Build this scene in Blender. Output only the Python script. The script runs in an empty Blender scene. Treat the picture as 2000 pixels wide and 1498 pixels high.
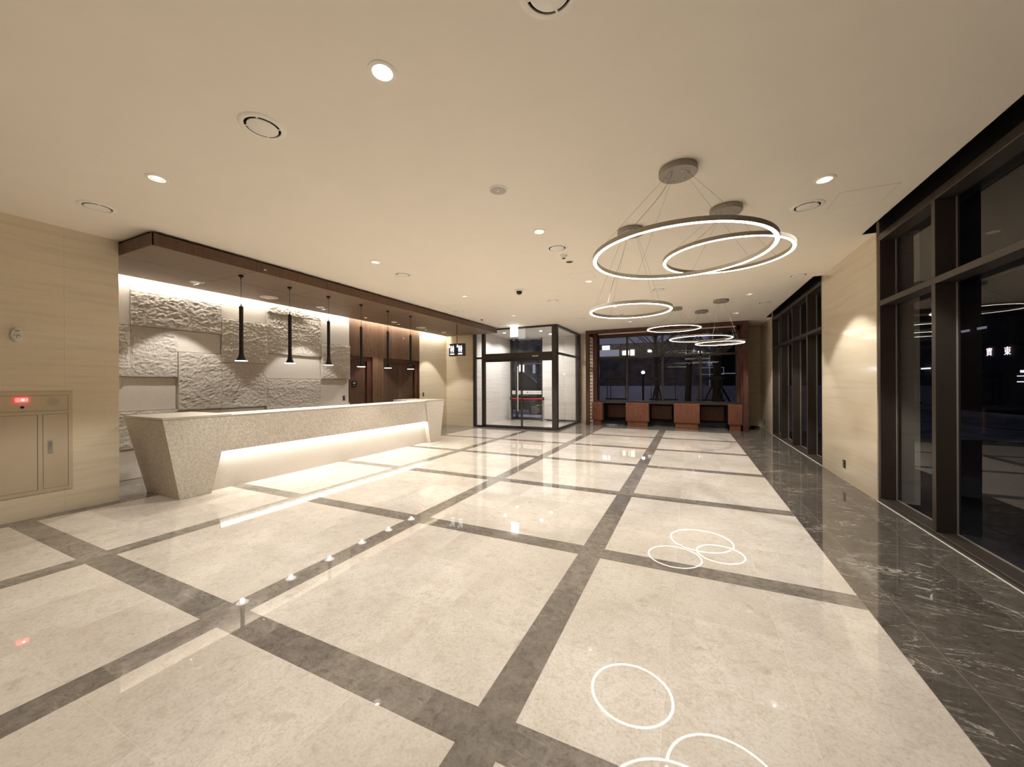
import bpy, bmesh, math, random
from mathutils import Vector, Matrix, noise
C = bpy.context.scene.collection
PI = math.pi
random.seed(4)

# ------------------------------------------------------------------ camera
cam_d = bpy.data.cameras.new('camera'); cam = bpy.data.objects.new('camera', cam_d); C.objects.link(cam)
cam_d.sensor_fit = 'HORIZONTAL'; cam_d.sensor_width = 36.0; cam_d.lens = 36.0 * 734.8 / 2000.0
cam_d.clip_start = 0.05; cam_d.clip_end = 300
cam.matrix_world = (Matrix.Translation((0, 0, 1.55)) @ Matrix.Rotation(math.radians(25.367), 4, 'Z')
                    @ Matrix.Rotation(math.radians(90), 4, 'X') @ Matrix.Rotation(math.radians(-0.254), 4, 'Z'))
S = bpy.context.scene
S.camera = cam
# ------------------------------------------------------------------ world, exposure
w = bpy.data.worlds.new('night_sky'); S.world = w; w.use_nodes = True
wb = w.node_tree.nodes['Background']; wb.inputs[0].default_value = (0.40, 0.41, 0.62, 1); wb.inputs[1].default_value = 0.30
S.view_settings.view_transform = 'Standard'; S.view_settings.look = 'None'
S.view_settings.gamma = 1; S.view_settings.use_curve_mapping = False
S.view_settings.exposure = 0.0
S.cycles.use_denoising = True
S.cycles.max_bounces = 9; S.cycles.diffuse_bounces = 5; S.cycles.use_adaptive_sampling = True; S.cycles.adaptive_threshold = 0.03; S.cycles.glossy_bounces = 5
S.cycles.transmission_bounces = 6; S.cycles.transparent_max_bounces = 12
S.cycles.caustics_reflective = False; S.cycles.caustics_refractive = False
S.cycles.sample_clamp_indirect = 4.0
# light levels
K_DOWN = 236.0; K_SOFF = 135.0; K_VEST = 165.0; K_PEND = 60.0
WARM = (1.0, 0.965, 0.91); WARM2 = (1.0, 0.94, 0.86); NEUT = (1.0, 0.95, 0.92)
H = 3.49            # ceiling height

# ------------------------------------------------------------------ materials
MATS = {}
class NT:
    """small node helper"""
    def __init__(s, name):
        s.m = bpy.data.materials.new(name); s.m.use_nodes = True
        s.t = s.m.node_tree; s.b = s.t.nodes['Principled BSDF']; MATS[name] = s.m
    def n(s, typ, **kw):
        nd = s.t.nodes.new(typ)
        for k, v in kw.items(): setattr(nd, k, v)
        return nd
    def l(s, a, b): s.t.links.new(a, b)
    def math(s, op, a, b=None, c=None):
        nd = s.n('ShaderNodeMath', operation=op)
        for i, v in enumerate((a, b, c)):
            if v is None: continue
            if isinstance(v, (int, float)): nd.inputs[i].default_value = v
            else: s.l(v, nd.inputs[i])
        return nd.outputs[0]
    def coord(s, scale=(1, 1, 1), world=True):
        if world:
            src = s.n('ShaderNodeNewGeometry').outputs['Position']
        else:
            src = s.n('ShaderNodeTexCoord').outputs['Object']
        mp = s.n('ShaderNodeMapping'); mp.inputs['Scale'].default_value = scale
        s.l(src, mp.inputs['Vector']); return mp.outputs[0]
    def noise(s, vec, scale, detail=4, rough=0.5, dist=0.0):
        nd = s.n('ShaderNodeTexNoise'); nd.inputs['Scale'].default_value = scale
        nd.inputs['Detail'].default_value = detail; nd.inputs['Roughness'].default_value = rough
        nd.inputs['Distortion'].default_value = dist
        s.l(vec, nd.inputs['Vector']); return nd.outputs['Fac']
    def ramp(s, fac, stops):
        nd = s.n('ShaderNodeValToRGB'); cr = nd.color_ramp
        while len(cr.elements) < len(stops): cr.elements.new(0.5)
        for e, (p, c) in zip(cr.elements, stops):
            e.position = p; e.color = (c if len(c) == 4 else (*c, 1))
        s.l(fac, nd.inputs[0]); return nd.outputs[0]
    def mix(s, fac, a, b, blend='MIX'):
        nd = s.n('ShaderNodeMix', data_type='RGBA', blend_type=blend)
        for sock, v in ((nd.inputs[0], fac), (nd.inputs[6], a), (nd.inputs[7], b)):
            if isinstance(v, (int, float)): sock.default_value = v
            elif isinstance(v, tuple): sock.default_value = (*v[:3], 1)
            else: s.l(v, sock)
        return nd.outputs[2]
    def bump(s, h, strength=0.3, dist=0.01):
        nd = s.n('ShaderNodeBump'); nd.inputs['Strength'].default_value = strength
        nd.inputs['Distance'].default_value = dist; s.l(h, nd.inputs['Height']); s.l(nd.outputs[0], s.b.inputs['Normal'])
    def setp(s, **kw):
        for k, v in kw.items():
            sock = s.b.inputs[k]
            if isinstance(v, (int, float)): sock.default_value = v
            elif isinstance(v, tuple): sock.default_value = (*v[:3], 1)
            else: s.l(v, sock)
        return s.m

def plain(name, col, rough=0.5, metal=0.0, var=0.06, scale=30, **kw):
    t = NT(name); f = t.noise(t.coord(), scale, 3)
    a = tuple(max(0, x * (1 - var)) for x in col); b = tuple(x * (1 + var) for x in col)
    t.setp(**{'Base Color': t.ramp(f, [(0.3, a), (0.7, b)]), 'Roughness': rough, 'Metallic': metal})
    t.setp(**kw); return t.m
def emis(name, col, strength):
    t = NT(name); t.setp(**{'Base Color': (0.8, 0.8, 0.8), 'Emission Color': col, 'Emission Strength': float(strength), 'Roughness': 0.4}); return t.m

def marble_cream(name, base, vein):
    t = NT(name); v = t.coord((0.55, 0.55, 11.0)); v2 = t.coord((1.8, 1.8, 70.0)); g = t.coord()
    f = t.noise(v, 1.3, 8, 0.6, 0.15); f2 = t.noise(v2, 1.0, 4, 0.6, 0.2); fine = t.noise(g, 90, 2)
    c = t.ramp(f, [(0.30, vein), (0.47, base), (0.75, tuple(x * 1.06 for x in base))])
    c = t.mix(t.math('MULTIPLY', f2, 0.22), c, tuple(x * 0.80 for x in base))
    c = t.mix(0.08, c, t.ramp(fine, [(0.3, (0.5, 0.43, 0.33)), (0.7, (1, 0.95, 0.85))]))
    # thin slab joints
    sp = t.n('ShaderNodeSeparateXYZ'); t.l(g, sp.inputs[0])
    jz = t.math('LESS_THAN', t.math('FRACT', t.math('DIVIDE', t.math('ADD', sp.outputs[2], 0.0), 0.875)), 0.0035)
    xy = t.math('ADD', t.math('SUBTRACT', sp.outputs[1], 1.82), t.math('MULTIPLY', t.math('ADD', sp.outputs[0], 6.95), 1.0))
    jx = t.math('LESS_THAN', t.math('FRACT', t.math('DIVIDE', xy, 1.2)), 0.0025)
    j = t.math('MULTIPLY', t.math('MAXIMUM', jz, jx), 0.35)
    c = t.mix(j, c, tuple(x * 0.45 for x in base))
    # slab tone
    vz = t.math('FLOOR', t.math('DIVIDE', sp.outputs[2], 0.875)); vx = t.math('FLOOR', t.math('DIVIDE', xy, 1.2))
    cb = t.n('ShaderNodeCombineXYZ'); t.l(vz, cb.inputs[0]); t.l(vx, cb.inputs[1])
    wn = t.n('ShaderNodeTexWhiteNoise', noise_dimensions='3D'); t.l(cb.outputs[0], wn.inputs[0])
    c = t.mix(t.math('MULTIPLY', wn.outputs[0], 0.10), c, tuple(x * 0.6 for x in base))
    return t.setp(**{'Base Color': c, 'Roughness': 0.11, 'Specular IOR Level': 0.45})
marble_cream('cream_marble', (0.75, 0.65, 0.485), (0.66, 0.56, 0.41))
marble_cream('white_marble', (0.78, 0.745, 0.70), (0.62, 0.59, 0.55))
plain('ceiling_paint', (0.95, 0.885, 0.78), 0.75, 0, 0.01, 3)
plain('ceiling_white', (0.80, 0.77, 0.73), 0.7, 0, 0.01, 3)
plain('white_metal', (0.95, 0.91, 0.84), 0.4, 0, 0.01)
plain('duct_dark', (0.045, 0.036, 0.028), 0.6)
plain('dark_frame', (0.040, 0.033, 0.028), 0.38, 0.3, 0.05, 8)
plain('brown_frame', (0.062, 0.050, 0.040), 0.35, 0.35, 0.05, 8)
plain('black_metal', (0.008, 0.007, 0.0065), 0.42, 0.2)
plain('black_plastic', (0.012, 0.011, 0.011), 0.35)
plain('grey_metal', (0.36, 0.325, 0.28), 0.45, 0.25, 0.03, 5)
plain('ring_metal', (0.42, 0.38, 0.31), 0.4, 0.6, 0.02, 5)
plain('chrome', (0.75, 0.73, 0.70), 0.12, 1.0, 0.01)
plain('reflector', (0.85, 0.83, 0.80), 0.32, 1.0, 0.01)
plain('wire_steel', (0.34, 0.29, 0.22), 0.4, 0.3, 0.02)
plain('door_paint', (0.53, 0.44, 0.31), 0.45, 0, 0.015, 6)
plain('gap_dark', (0.02, 0.015, 0.01), 0.8)
plain('grill_grey', (0.55, 0.50, 0.45), 0.6, 0, 0.1, 400)
plain('frost', (0.70, 0.69, 0.67), 0.7, 0, 0.02)
plain('letter_grey', (0.12, 0.12, 0.12), 0.6)
plain('red_belt', (0.62, 0.02, 0.06), 0.5, 0, 0.03)
plain('asphalt', (0.030, 0.030, 0.034), 0.9, 0, 0.3, 15)
plain('snow_ground', (0.50, 0.50, 0.58), 0.9, 0, 0.5, 1.2)
plain('hoarding', (0.72, 0.72, 0.86), 0.8, 0, 0.12, 2)
plain('night_wall', (0.012, 0.012, 0.014), 0.9, 0, 0.3, 2)
plain('dusk_wall', (0.16, 0.155, 0.17), 0.9, 0, 0.5, 2.0)
plain('bark', (0.035, 0.028, 0.022), 0.95, 0, 0.4, 20)
plain('car_paint', (0.030, 0.030, 0.034), 0.2, 0.4, 0.02)
plain('car_glass', (0.05, 0.055, 0.07), 0.08, 0.3, 0.02)
plain('cable_rubber', (0.01, 0.01, 0.012), 0.5)
plain('pale_cable', (0.35, 0.35, 0.36), 0.5)
emis('ring_glow', (1.0, 0.92, 0.77), 11)
emis('lamp_glow', (1.0, 0.95, 0.87), 150)
emis('globe_glow', (0.85, 0.88, 1.0), 26)
emis('lamp_soft', (1.0, 0.94, 0.84), 25.0)
emis('vest_lamp', (1.0, 0.97, 0.93), 45)
emis('cove_led', (1.0, 0.86, 0.66), 15)
emis('desk_led', (1.0, 0.95, 0.86), 13)
emis('pendant_glow', (1.0, 0.93, 0.82), 3.2)
emis('sign_glow', (0.95, 0.97, 1.0), 1.5)
emis('exit_glow', (0.97, 1.0, 0.97), 4.5)
emis('exit_dim', (0.92, 1.0, 0.95), 1.2)
emis('red_led', (1.0, 0.02, 0.03), 4)
emis('red_core', (1.0, 0.45, 0.45), 9)
emis('street_glow', (0.95, 0.95, 1.0), 1.6)
emis('street_dim', (0.8, 0.85, 1.0), 0.28)
emis('shop_glow', (1.0, 0.93, 0.72), 2.6)
emis('pink_sign', (1.0, 0.78, 0.86), 2.2)

def granite(name, a, b, scale=110, bumpy=0.0, rough=0.75):
    t = NT(name); g = t.coord()
    f = t.noise(g, scale, 3, 0.75); f2 = t.noise(g, scale * 0.30, 3, 0.6); f3 = t.noise(g, 3, 3)
    c = t.ramp(f, [(0.36, a), (0.60, b)])
    c = t.mix(0.35, c, t.ramp(f2, [(0.38, a), (0.62, b)]))
    c = t.mix(t.math('MULTIPLY', f3, 0.2), c, tuple(x * 0.8 for x in a))
    if bumpy: t.bump(t.noise(g, 55, 6, 0.75), bumpy, 0.02)
    return t.setp(**{'Base Color': c, 'Roughness': rough, 'Specular IOR Level': 0.3})
granite('granite', (0.34, 0.30, 0.25), (0.70, 0.635, 0.54), 95, 0.10, 0.7)
granite('granite_light', (0.58, 0.53, 0.46), (0.70, 0.65, 0.58), 130, 0.0, 0.7)
granite('stone_smooth', (0.54, 0.49, 0.425), (0.68, 0.625, 0.55), 150, 0.0, 0.8)
granite('stone_rough', (0.50, 0.45, 0.385), (0.74, 0.685, 0.605), 120, 0.9, 0.95)
granite('stone_top', (0.42, 0.37, 0.30), (0.50, 0.44, 0.36), 200, 0.0, 0.45)

def wood(name, a, b, scale=(3, 3, 0.25), knots=False, planks=0, rough=0.45, grooves=0.0):
    t = NT(name); v = t.coord(scale); g = t.coord()
    f = t.noise(v, 9, 6, 0.6, 0.35); f2 = t.noise(t.coord(tuple(x * 6 for x in scale)), 12, 3, 0.6)
    c = t.ramp(f, [(0.28, a), (0.72, b)])
    c = t.mix(t.math('MULTIPLY', f2, 0.35), c, tuple(x * 0.55 for x in a))
    if knots:
        vo = t.n('ShaderNodeTexVoronoi', voronoi_dimensions='2D'); vo.inputs['Scale'].default_value = 3.6
        sq = t.n('ShaderNodeSeparateXYZ'); t.l(g, sq.inputs[0]); cq = t.n('ShaderNodeCombineXYZ'); t.l(t.math('ADD', sq.outputs[0], sq.outputs[1]), cq.inputs[0]); t.l(t.math('MULTIPLY', sq.outputs[2], 0.55), cq.inputs[1]); t.l(cq.outputs[0], vo.inputs['Vector'])
        k = t.ramp(vo.outputs['Distance'], [(0.03, (1, 1, 1)), (0.13, (0, 0, 0))])
        c = t.mix(t.math('MULTIPLY', k, 0.5), c, tuple(x * 0.25 for x in a))
    if planks:
        sp = t.n('ShaderNodeSeparateXYZ'); t.l(g, sp.inputs[0])
        q = t.math('DIVIDE', t.math('ADD', sp.outputs[0], sp.outputs[1]), planks)
        wn = t.n('ShaderNodeTexWhiteNoise', noise_dimensions='1D'); t.l(t.math('FLOOR', q), wn.inputs['W'])
        c = t.mix(t.math('MULTIPLY', wn.outputs[0], 0.45), c, tuple(x * 0.45 for x in a))
        j = t.math('LESS_THAN', t.math('FRACT', q), 0.03); c = t.mix(t.math('MULTIPLY', j, 0.7), c, (0.01, 0.006, 0.004))
    return t.setp(**{'Base Color': c, 'Roughness': rough, 'Specular IOR Level': 0.35})
wood('walnut_soffit', (0.16, 0.105, 0.070), (0.235, 0.16, 0.112), (3, 0.35, 3), rough=0.5)
wood('walnut_fascia', (0.085, 0.045, 0.026), (0.16, 0.090, 0.055), (3, 5, 0.3), rough=0.5)
wood('knotty_wood', (0.125, 0.065, 0.034), (0.215, 0.122, 0.068), (3, 3, 0.22), knots=True, planks=0.145, rough=0.5)
wood('knotty_door', (0.095, 0.046, 0.028), (0.150, 0.078, 0.050), (3, 3, 0.22), knots=True, planks=0.21, rough=0.5)
wood('red_wood', (0.150, 0.055, 0.030), (0.27, 0.105, 0.060), (3, 3, 0.3), knots=True, rough=0.45)
wood('frame_wood', (0.070, 0.028, 0.018), (0.135, 0.055, 0.036), (3, 3, 0.3), rough=0.5)

def floor_mat():
    t = NT('marble_floor'); g = t.coord(); sp = t.n('ShaderNodeSeparateXYZ'); t.l(g, sp.inputs[0]); X, Y = sp.outputs[0], sp.outputs[1]
    m = t.math
    PX, PY = 2.014, 1.978
    qx = m('DIVIDE', m('ADD', X, 6.969), PX); qy = m('DIVIDE', m('SUBTRACT', Y, 1.361), PY)
    fx = m('MULTIPLY', m('FRACT', qx), PX); fy = m('MULTIPLY', m('FRACT', qy), PY)
    A = m('MULTIPLY', m('GREATER_THAN', fx, 0.199), m('GREATER_THAN', fy, 0.198))
    A = m('MULTIPLY', A, m('MULTIPLY', m('LESS_THAN', X, 1.087), m('GREATER_THAN', X, -6.77)))
    A = m('MULTIPLY', A, m('LESS_THAN', Y, 13.2))
    far = m('MULTIPLY', m('GREATER_THAN', Y, 11.25), m('LESS_THAN', X, -2.94))
    A = m('MULTIPLY', A, m('SUBTRACT', 1.0, far))
    V = m('MULTIPLY', m('MULTIPLY', m('GREATER_THAN', Y, 11.78), m('LESS_THAN', Y, 14.7)), m('LESS_THAN', X, -4.0))
    light = m('MAXIMUM', A, V)
    # tile cells
    tx = m('FLOOR', m('DIVIDE', m('SUBTRACT', fx, 0.2), 0.605)); ty = m('FLOOR', m('DIVIDE', m('SUBTRACT', fy, 0.198), 0.593))
    cx = m('ADD', tx, m('MULTIPLY', m('FLOOR', qx), 5)); cy = m('ADD', ty, m('MULTIPLY', m('FLOOR', qy), 5))
    cb = t.n('ShaderNodeCombineXYZ'); t.l(cx, cb.inputs[0]); t.l(cy, cb.inputs[1])
    wn = t.n('ShaderNodeTexWhiteNoise', noise_dimensions='3D'); t.l(cb.outputs[0], wn.inputs[0]); tone = wn.outputs[0]
    off = t.n('ShaderNodeVectorMath', operation='MULTIPLY_ADD'); t.l(wn.outputs['Color'], off.inputs[0]); off.inputs[1].default_value = (4, 4, 4); t.l(g, off.inputs[2])
    gv = off.outputs[0]
    jx = m('MULTIPLY', m('LESS_THAN', m('FRACT', m('DIVIDE', m('SUBTRACT', fx, 0.198), 0.605)), 0.006), m('GREATER_THAN', fx, 0.25))
    jy = m('MULTIPLY', m('LESS_THAN', m('FRACT', m('DIVIDE', m('SUBTRACT', fy, 0.196), 0.593)), 0.004), m('GREATER_THAN', fy, 0.25))
    # light beige stone
    n1 = t.noise(gv, 2.2, 5, 0.6, 0.6); n2 = t.noise(gv, 17, 5, 0.65, 0.8); n3 = t.noise(gv, 70, 4, 0.7)
    lc = t.ramp(n1, [(0.30, (0.55, 0.49, 0.425)), (0.62, (0.66, 0.61, 0.545))])
    lc = t.mix(t.math('MULTIPLY', t.ramp(n2, [(0.50, (0, 0, 0)), (0.66, (1, 1, 1))]), 0.42), lc, (0.42, 0.355, 0.28))
    lc = t.mix(t.math('MULTIPLY', t.ramp(n3, [(0.50, (0, 0, 0)), (0.68, (1, 1, 1))]), 0.55), lc, (0.40, 0.335, 0.26))
    lc = t.mix(t.math('MULTIPLY', t.ramp(n3, [(0.30, (1, 1, 1)), (0.42, (0, 0, 0))]), 0.35), lc, (0.86, 0.80, 0.70))
    vo = t.n('ShaderNodeTexVoronoi', feature='F1'); vo.inputs['Scale'].default_value = 3.1
    ds = t.n('ShaderNodeVectorMath', operation='MULTIPLY_ADD'); 
    nz = t.n('ShaderNodeTexNoise'); nz.inputs['Scale'].default_value = 14; nz.inputs['Detail'].default_value = 4; t.l(gv, nz.inputs['Vector'])
    t.l(nz.outputs['Color'], ds.inputs[0]); ds.inputs[1].default_value = (0.22, 0.22, 0.22); t.l(gv, ds.inputs[2]); t.l(ds.outputs[0], vo.inputs['Vector'])
    fos = t.ramp(vo.outputs['Distance'], [(0.07, (1, 1, 1)), (0.16, (0, 0, 0))])
    lc = t.mix(m('MULTIPLY', m('MULTIPLY', fos, n2), 0.75), lc, (0.38, 0.31, 0.235))
    vo2 = t.n('ShaderNodeTexVoronoi', feature='F1'); vo2.inputs['Scale'].default_value = 9.0; t.l(ds.outputs[0], vo2.inputs['Vector'])
    lc = t.mix(m('MULTIPLY', t.ramp(vo2.outputs['Distance'], [(0.10, (1, 1, 1)), (0.22, (0, 0, 0))]), 0.22), lc, (0.40, 0.33, 0.26))
    lc = t.mix(m('MULTIPLY', tone, 0.26), lc, (0.40, 0.34, 0.265))
    lc = t.mix(m('MULTIPLY', m('MAXIMUM', jx, jy), 0.28), lc, (0.84, 0.77, 0.66))
    # dark grey-brown stone
    bx = m('FLOOR', m('DIVIDE', m('SUBTRACT', X, 1.284), 0.612)); by = m('FLOOR', m('DIVIDE', Y, 0.9))
    cb2 = t.n('ShaderNodeCombineXYZ'); t.l(bx, cb2.inputs[0]); t.l(by, cb2.inputs[1])
    wn2 = t.n('ShaderNodeTexWhiteNoise', noise_dimensions='3D'); t.l(cb2.outputs[0], wn2.inputs[0])
    d1 = t.noise(g, 9, 8, 0.75, 0.3); d2 = t.noise(g, 75, 4, 0.75)
    dc = t.ramp(d1, [(0.30, (0.135, 0.116, 0.096)), (0.66, (0.31, 0.272, 0.230))])
    dc = t.mix(t.math('MULTIPLY', t.ramp(d2, [(0.50, (0, 0, 0)), (0.66, (1, 1, 1))]), 0.50), dc, (0.34, 0.30, 0.25))
    dc = t.mix(t.math('MULTIPLY', t.ramp(t.noise(g, 22, 5, 0.7, 0.5), [(0.52, (0, 0, 0)), (0.66, (1, 1, 1))]), 0.55), dc, (0.075, 0.062, 0.050))
    dc = t.mix(m('MULTIPLY', wn2.outputs[0], 0.45), dc, (0.065, 0.055, 0.046))
    dc = t.mix(m('MULTIPLY', m('GREATER_THAN', X, 1.09), 0.62), dc, (0.040, 0.033, 0.027))
    # white veins, streaky, mostly in the wide border by the windows
    mp = t.n('ShaderNodeMapping'); mp.inputs['Scale'].default_value = (1.0, 2.6, 1); mp.inputs['Rotation'].default_value = (0, 0, 0.25); t.l(g, mp.inputs[0])
    vn = t.noise(mp.outputs[0], 1.9, 7, 0.62, 1.3)
    ridge = m('ABSOLUTE', m('SUBTRACT', vn, 0.5))
    vm = t.ramp(ridge, [(0.0, (1, 1, 1)), (0.012, (0, 0, 0))])
    patch = t.ramp(t.noise(g, 2.6, 3), [(0.46, (0, 0, 0)), (0.62, (1, 1, 1))])
    border = m('ADD', 0.25, m('MULTIPLY', m('GREATER_THAN', X, 1.09), 0.75))
    dc = t.mix(m('MULTIPLY', m('MULTIPLY', vm, patch), border), dc, (0.58, 0.53, 0.46))
    fl = t.noise(mp.outputs[0], 13, 5, 0.6, 0.6)
    dc = t.mix(m('MULTIPLY', m('MULTIPLY', t.ramp(fl, [(0.60, (0, 0, 0)), (0.70, (1, 1, 1))]), border), 0.5), dc, (0.40, 0.36, 0.30))
    jb = m('LESS_THAN', m('FRACT', m('DIVIDE', m('SUBTRACT', X, 1.284), 0.612)), 0.006)
    jb2 = m('LESS_THAN', m('FRACT', m('DIVIDE', Y, 0.9)), 0.003)
    jb = m('MULTIPLY', m('MAXIMUM', jb, jb2), m('GREATER_THAN', X, 1.2))
    dc = t.mix(m('MULTIPLY', jb, 0.5), dc, (0.36, 0.31, 0.25))
    c = t.mix(light, dc, lc)
    t.setp(**{'Base Color': c, 'Roughness': 0.018, 'IOR': 1.58, 'Specular IOR Level': 0.5})
    return t.m
floor_mat()

def glass_mat(name, tint=(0.9, 0.92, 0.93), extra=0.0):
    """thin architectural pane: clear transmission + fresnel mirror"""
    m = bpy.data.materials.new(name); m.use_nodes = True; t = m.node_tree; t.nodes.clear(); MATS[name] = m
    o = t.nodes.new('ShaderNodeOutputMaterial'); mx = t.nodes.new('ShaderNodeMixShader')
    tr = t.nodes.new('ShaderNodeBsdfTransparent'); tr.inputs[0].default_value = (*tint, 1)
    gl = t.nodes.new('ShaderNodeBsdfGlossy'); gl.inputs['Roughness'].default_value = 0.0; gl.inputs[0].default_value = (0.95, 0.95, 0.95, 1)
    lw = t.nodes.new('ShaderNodeLayerWeight'); lw.inputs[0].default_value = 0.5      # facing: same from both sides
    pw = t.nodes.new('ShaderNodeMath'); pw.operation = 'POWER'; pw.inputs[1].default_value = 5.0
    ad = t.nodes.new('ShaderNodeMath'); ad.operation = 'MULTIPLY_ADD'; ad.inputs[1].default_value = 0.95; ad.inputs[2].default_value = 0.05 + extra; ad.use_clamp = True
    t.links.new(lw.outputs['Facing'], pw.inputs[0]); t.links.new(pw.outputs[0], ad.inputs[0]); t.links.new(ad.outputs[0], mx.inputs[0])
    t.links.new(tr.outputs[0], mx.inputs[1]); t.links.new(gl.outputs[0], mx.inputs[2]); t.links.new(mx.outputs[0], o.inputs[0])
glass_mat('window_glass', (0.60, 0.62, 0.66), 0.0)
glass_mat('clear_glass', (0.90, 0.92, 0.93), 0.0)

# ------------------------------------------------------------------ mesh helpers
def nb(): return bmesh.new()
def box(bm, x0, x1, y0, y1, z0, z1):
    r = bmesh.ops.create_cube(bm, size=1.0)['verts']
    for v in r:
        v.co = Vector(((x0 + x1) / 2 + v.co.x * (x1 - x0), (y0 + y1) / 2 + v.co.y * (y1 - y0), (z0 + z1) / 2 + v.co.z * (z1 - z0)))
    return r
def bbx(x0, x1, y0, y1, z0, z1):
    bm = nb(); box(bm, x0, x1, y0, y1, z0, z1); return bm
def lathe(bm, prof, cx=0, cy=0, cz=0, n=32, axis='Z'):
    """prof: list of (r, z); revolved around the vertical"""
    rings = []
    for r, z in prof:
        if r < 1e-6:
            rings.append([bm.verts.new(place(0, 0, z, cx, cy, cz, axis))])
        else:
            rings.append([bm.verts.new(place(r * math.cos(2 * PI * i / n), r * math.sin(2 * PI * i / n), z, cx, cy, cz, axis)) for i in range(n)])
    for a, b in zip(rings, rings[1:]):
        for i in range(n):
            j = (i + 1) % n
            q = [a[i % len(a)], a[j % len(a)], b[j % len(b)], b[i % len(b)]]
            q2 = []
            for v in q:
                if v not in q2: q2.append(v)
            if len(q2) > 2:
                try: bm.faces.new(q2)
                except ValueError: pass
def place(x, y, z, cx, cy, cz, axis):
    if axis == 'Z': return (cx + x, cy + y, cz + z)
    if axis == 'X': return (cx + z, cy + x, cz + y)
    return (cx + x, cy + z, cz + y)
def tube(bm, pts, r, n=8):
    pts = [Vector(p) for p in pts]; prev = None
    for i, p in enumerate(pts):
        d = (pts[min(i + 1, len(pts) - 1)] - pts[max(i - 1, 0)]).normalized()
        u = d.cross(Vector((0, 0, 1)))
        if u.length < 1e-3: u = Vector((1, 0, 0))
        u.normalize(); v = d.cross(u)
        ring = [bm.verts.new(p + r * (math.cos(2 * PI * k / n) * u + math.sin(2 * PI * k / n) * v)) for k in range(n)]
        if prev:
            for k in range(n): bm.faces.new((prev[k], prev[(k + 1) % n], ring[(k + 1) % n], ring[k]))
        else: bm.faces.new(ring)
        prev = ring
    bm.faces.new(prev)
def prism(bm, poly, axis, a, b):
    """poly of 2D points extruded along axis from a to b; axis X -> (y,z), Y -> (x,z), Z -> (x,y)"""
    f = {'X': lambda p, t: (t, p[0], p[1]), 'Y': lambda p, t: (p[0], t, p[1]), 'Z': lambda p, t: (p[0], p[1], t)}[axis]
    A = [bm.verts.new(f(p, a)) for p in poly]; B = [bm.verts.new(f(p, b)) for p in poly]; n = len(poly)
    bm.faces.new(A); bm.faces.new(B[::-1])
    for i in range(n): bm.faces.new((A[i], B[i], B[(i + 1) % n], A[(i + 1) % n]))
def bevel(bm, w, seg=2):
    bmesh.ops.recalc_face_normals(bm, faces=bm.faces)
    bmesh.ops.bevel(bm, geom=[e for e in bm.edges if e.is_manifold and e.calc_face_angle(0) > 0.6], offset=w, segments=seg, affect='EDGES', profile=0.6)
    return bm
def obj(name, bm, mat, parent=None, smooth=False, local=False, keep=False):
    bmesh.ops.recalc_face_normals(bm, faces=bm.faces)
    me = bpy.data.meshes.new(name); bm.to_mesh(me); bm.free(); o = bpy.data.objects.new(name, me)
    me.materials.append(MATS[mat]); C.objects.link(o)
    if smooth:
        for p in me.polygons: p.use_smooth = True
        try: me.set_sharp_from_angle(angle=math.radians(40))
        except Exception: pass
    if parent:
        o.parent = parent
        if not local:
            off = Vector(parent.location); q = parent.parent
            while q: off += Vector(q.location); q = q.parent
            me.transform(Matrix.Translation(-off))
    elif not keep:
        vs = [v.co for v in me.vertices]
        c = Vector(((min(v.x for v in vs) + max(v.x for v in vs)) / 2, (min(v.y for v in vs) + max(v.y for v in vs)) / 2, min(v.z for v in vs)))
        me.transform(Matrix.Translation(-c)); o.location = c
    return o
def tag(o, label, cat, group=None):
    o['label'] = label; o['category'] = cat
    if group: o['group'] = group
    return o
def thing(name, label, cat, loc=(0, 0, 0), group=None):
    o = bpy.data.objects.new(name, None); C.objects.link(o); o.location = loc; o.empty_display_size = 0.1
    return tag(o, label, cat, group)
def struct(name, bm, mat, parent=None, smooth=False):
    o = obj(name, bm, mat, parent, smooth)
    if not parent: o['kind'] = 'structure'
    return o
def spot(name, loc, power, size, col, parent=None, blend=0.25, rad=0.035, aim=(0, 0, 0)):
    l = bpy.data.lights.new(name, 'SPOT'); l.energy = power; l.spot_size = size; l.spot_blend = blend; l.color = col; l.shadow_soft_size = rad
    o = bpy.data.objects.new(name, l); C.objects.link(o); o.location = loc; o.rotation_euler = aim
    if parent: o.parent = parent; o.location = Vector(loc) - Vector(parent.location)
    return o
def text_bm(txt, size, depth=0.0):
    """lettering as a mesh in the XZ plane, centred"""
    cu = bpy.data.curves.new('lettering', 'FONT'); cu.body = txt; cu.size = size; cu.extrude = depth; cu.align_x = 'CENTER'; cu.align_y = 'CENTER'
    o = bpy.data.objects.new('lettering', cu); C.objects.link(o); dg = bpy.context.evaluated_depsgraph_get(); dg.update()
    me = bpy.data.meshes.new_from_object(o.evaluated_get(dg)); bm = nb(); bm.from_mesh(me)
    bpy.data.objects.remove(o); bpy.data.curves.remove(cu); bpy.data.meshes.remove(me)
    bmesh.ops.rotate(bm, verts=bm.verts, matrix=Matrix.Rotation(PI / 2, 3, 'X'))
    return bm
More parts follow.
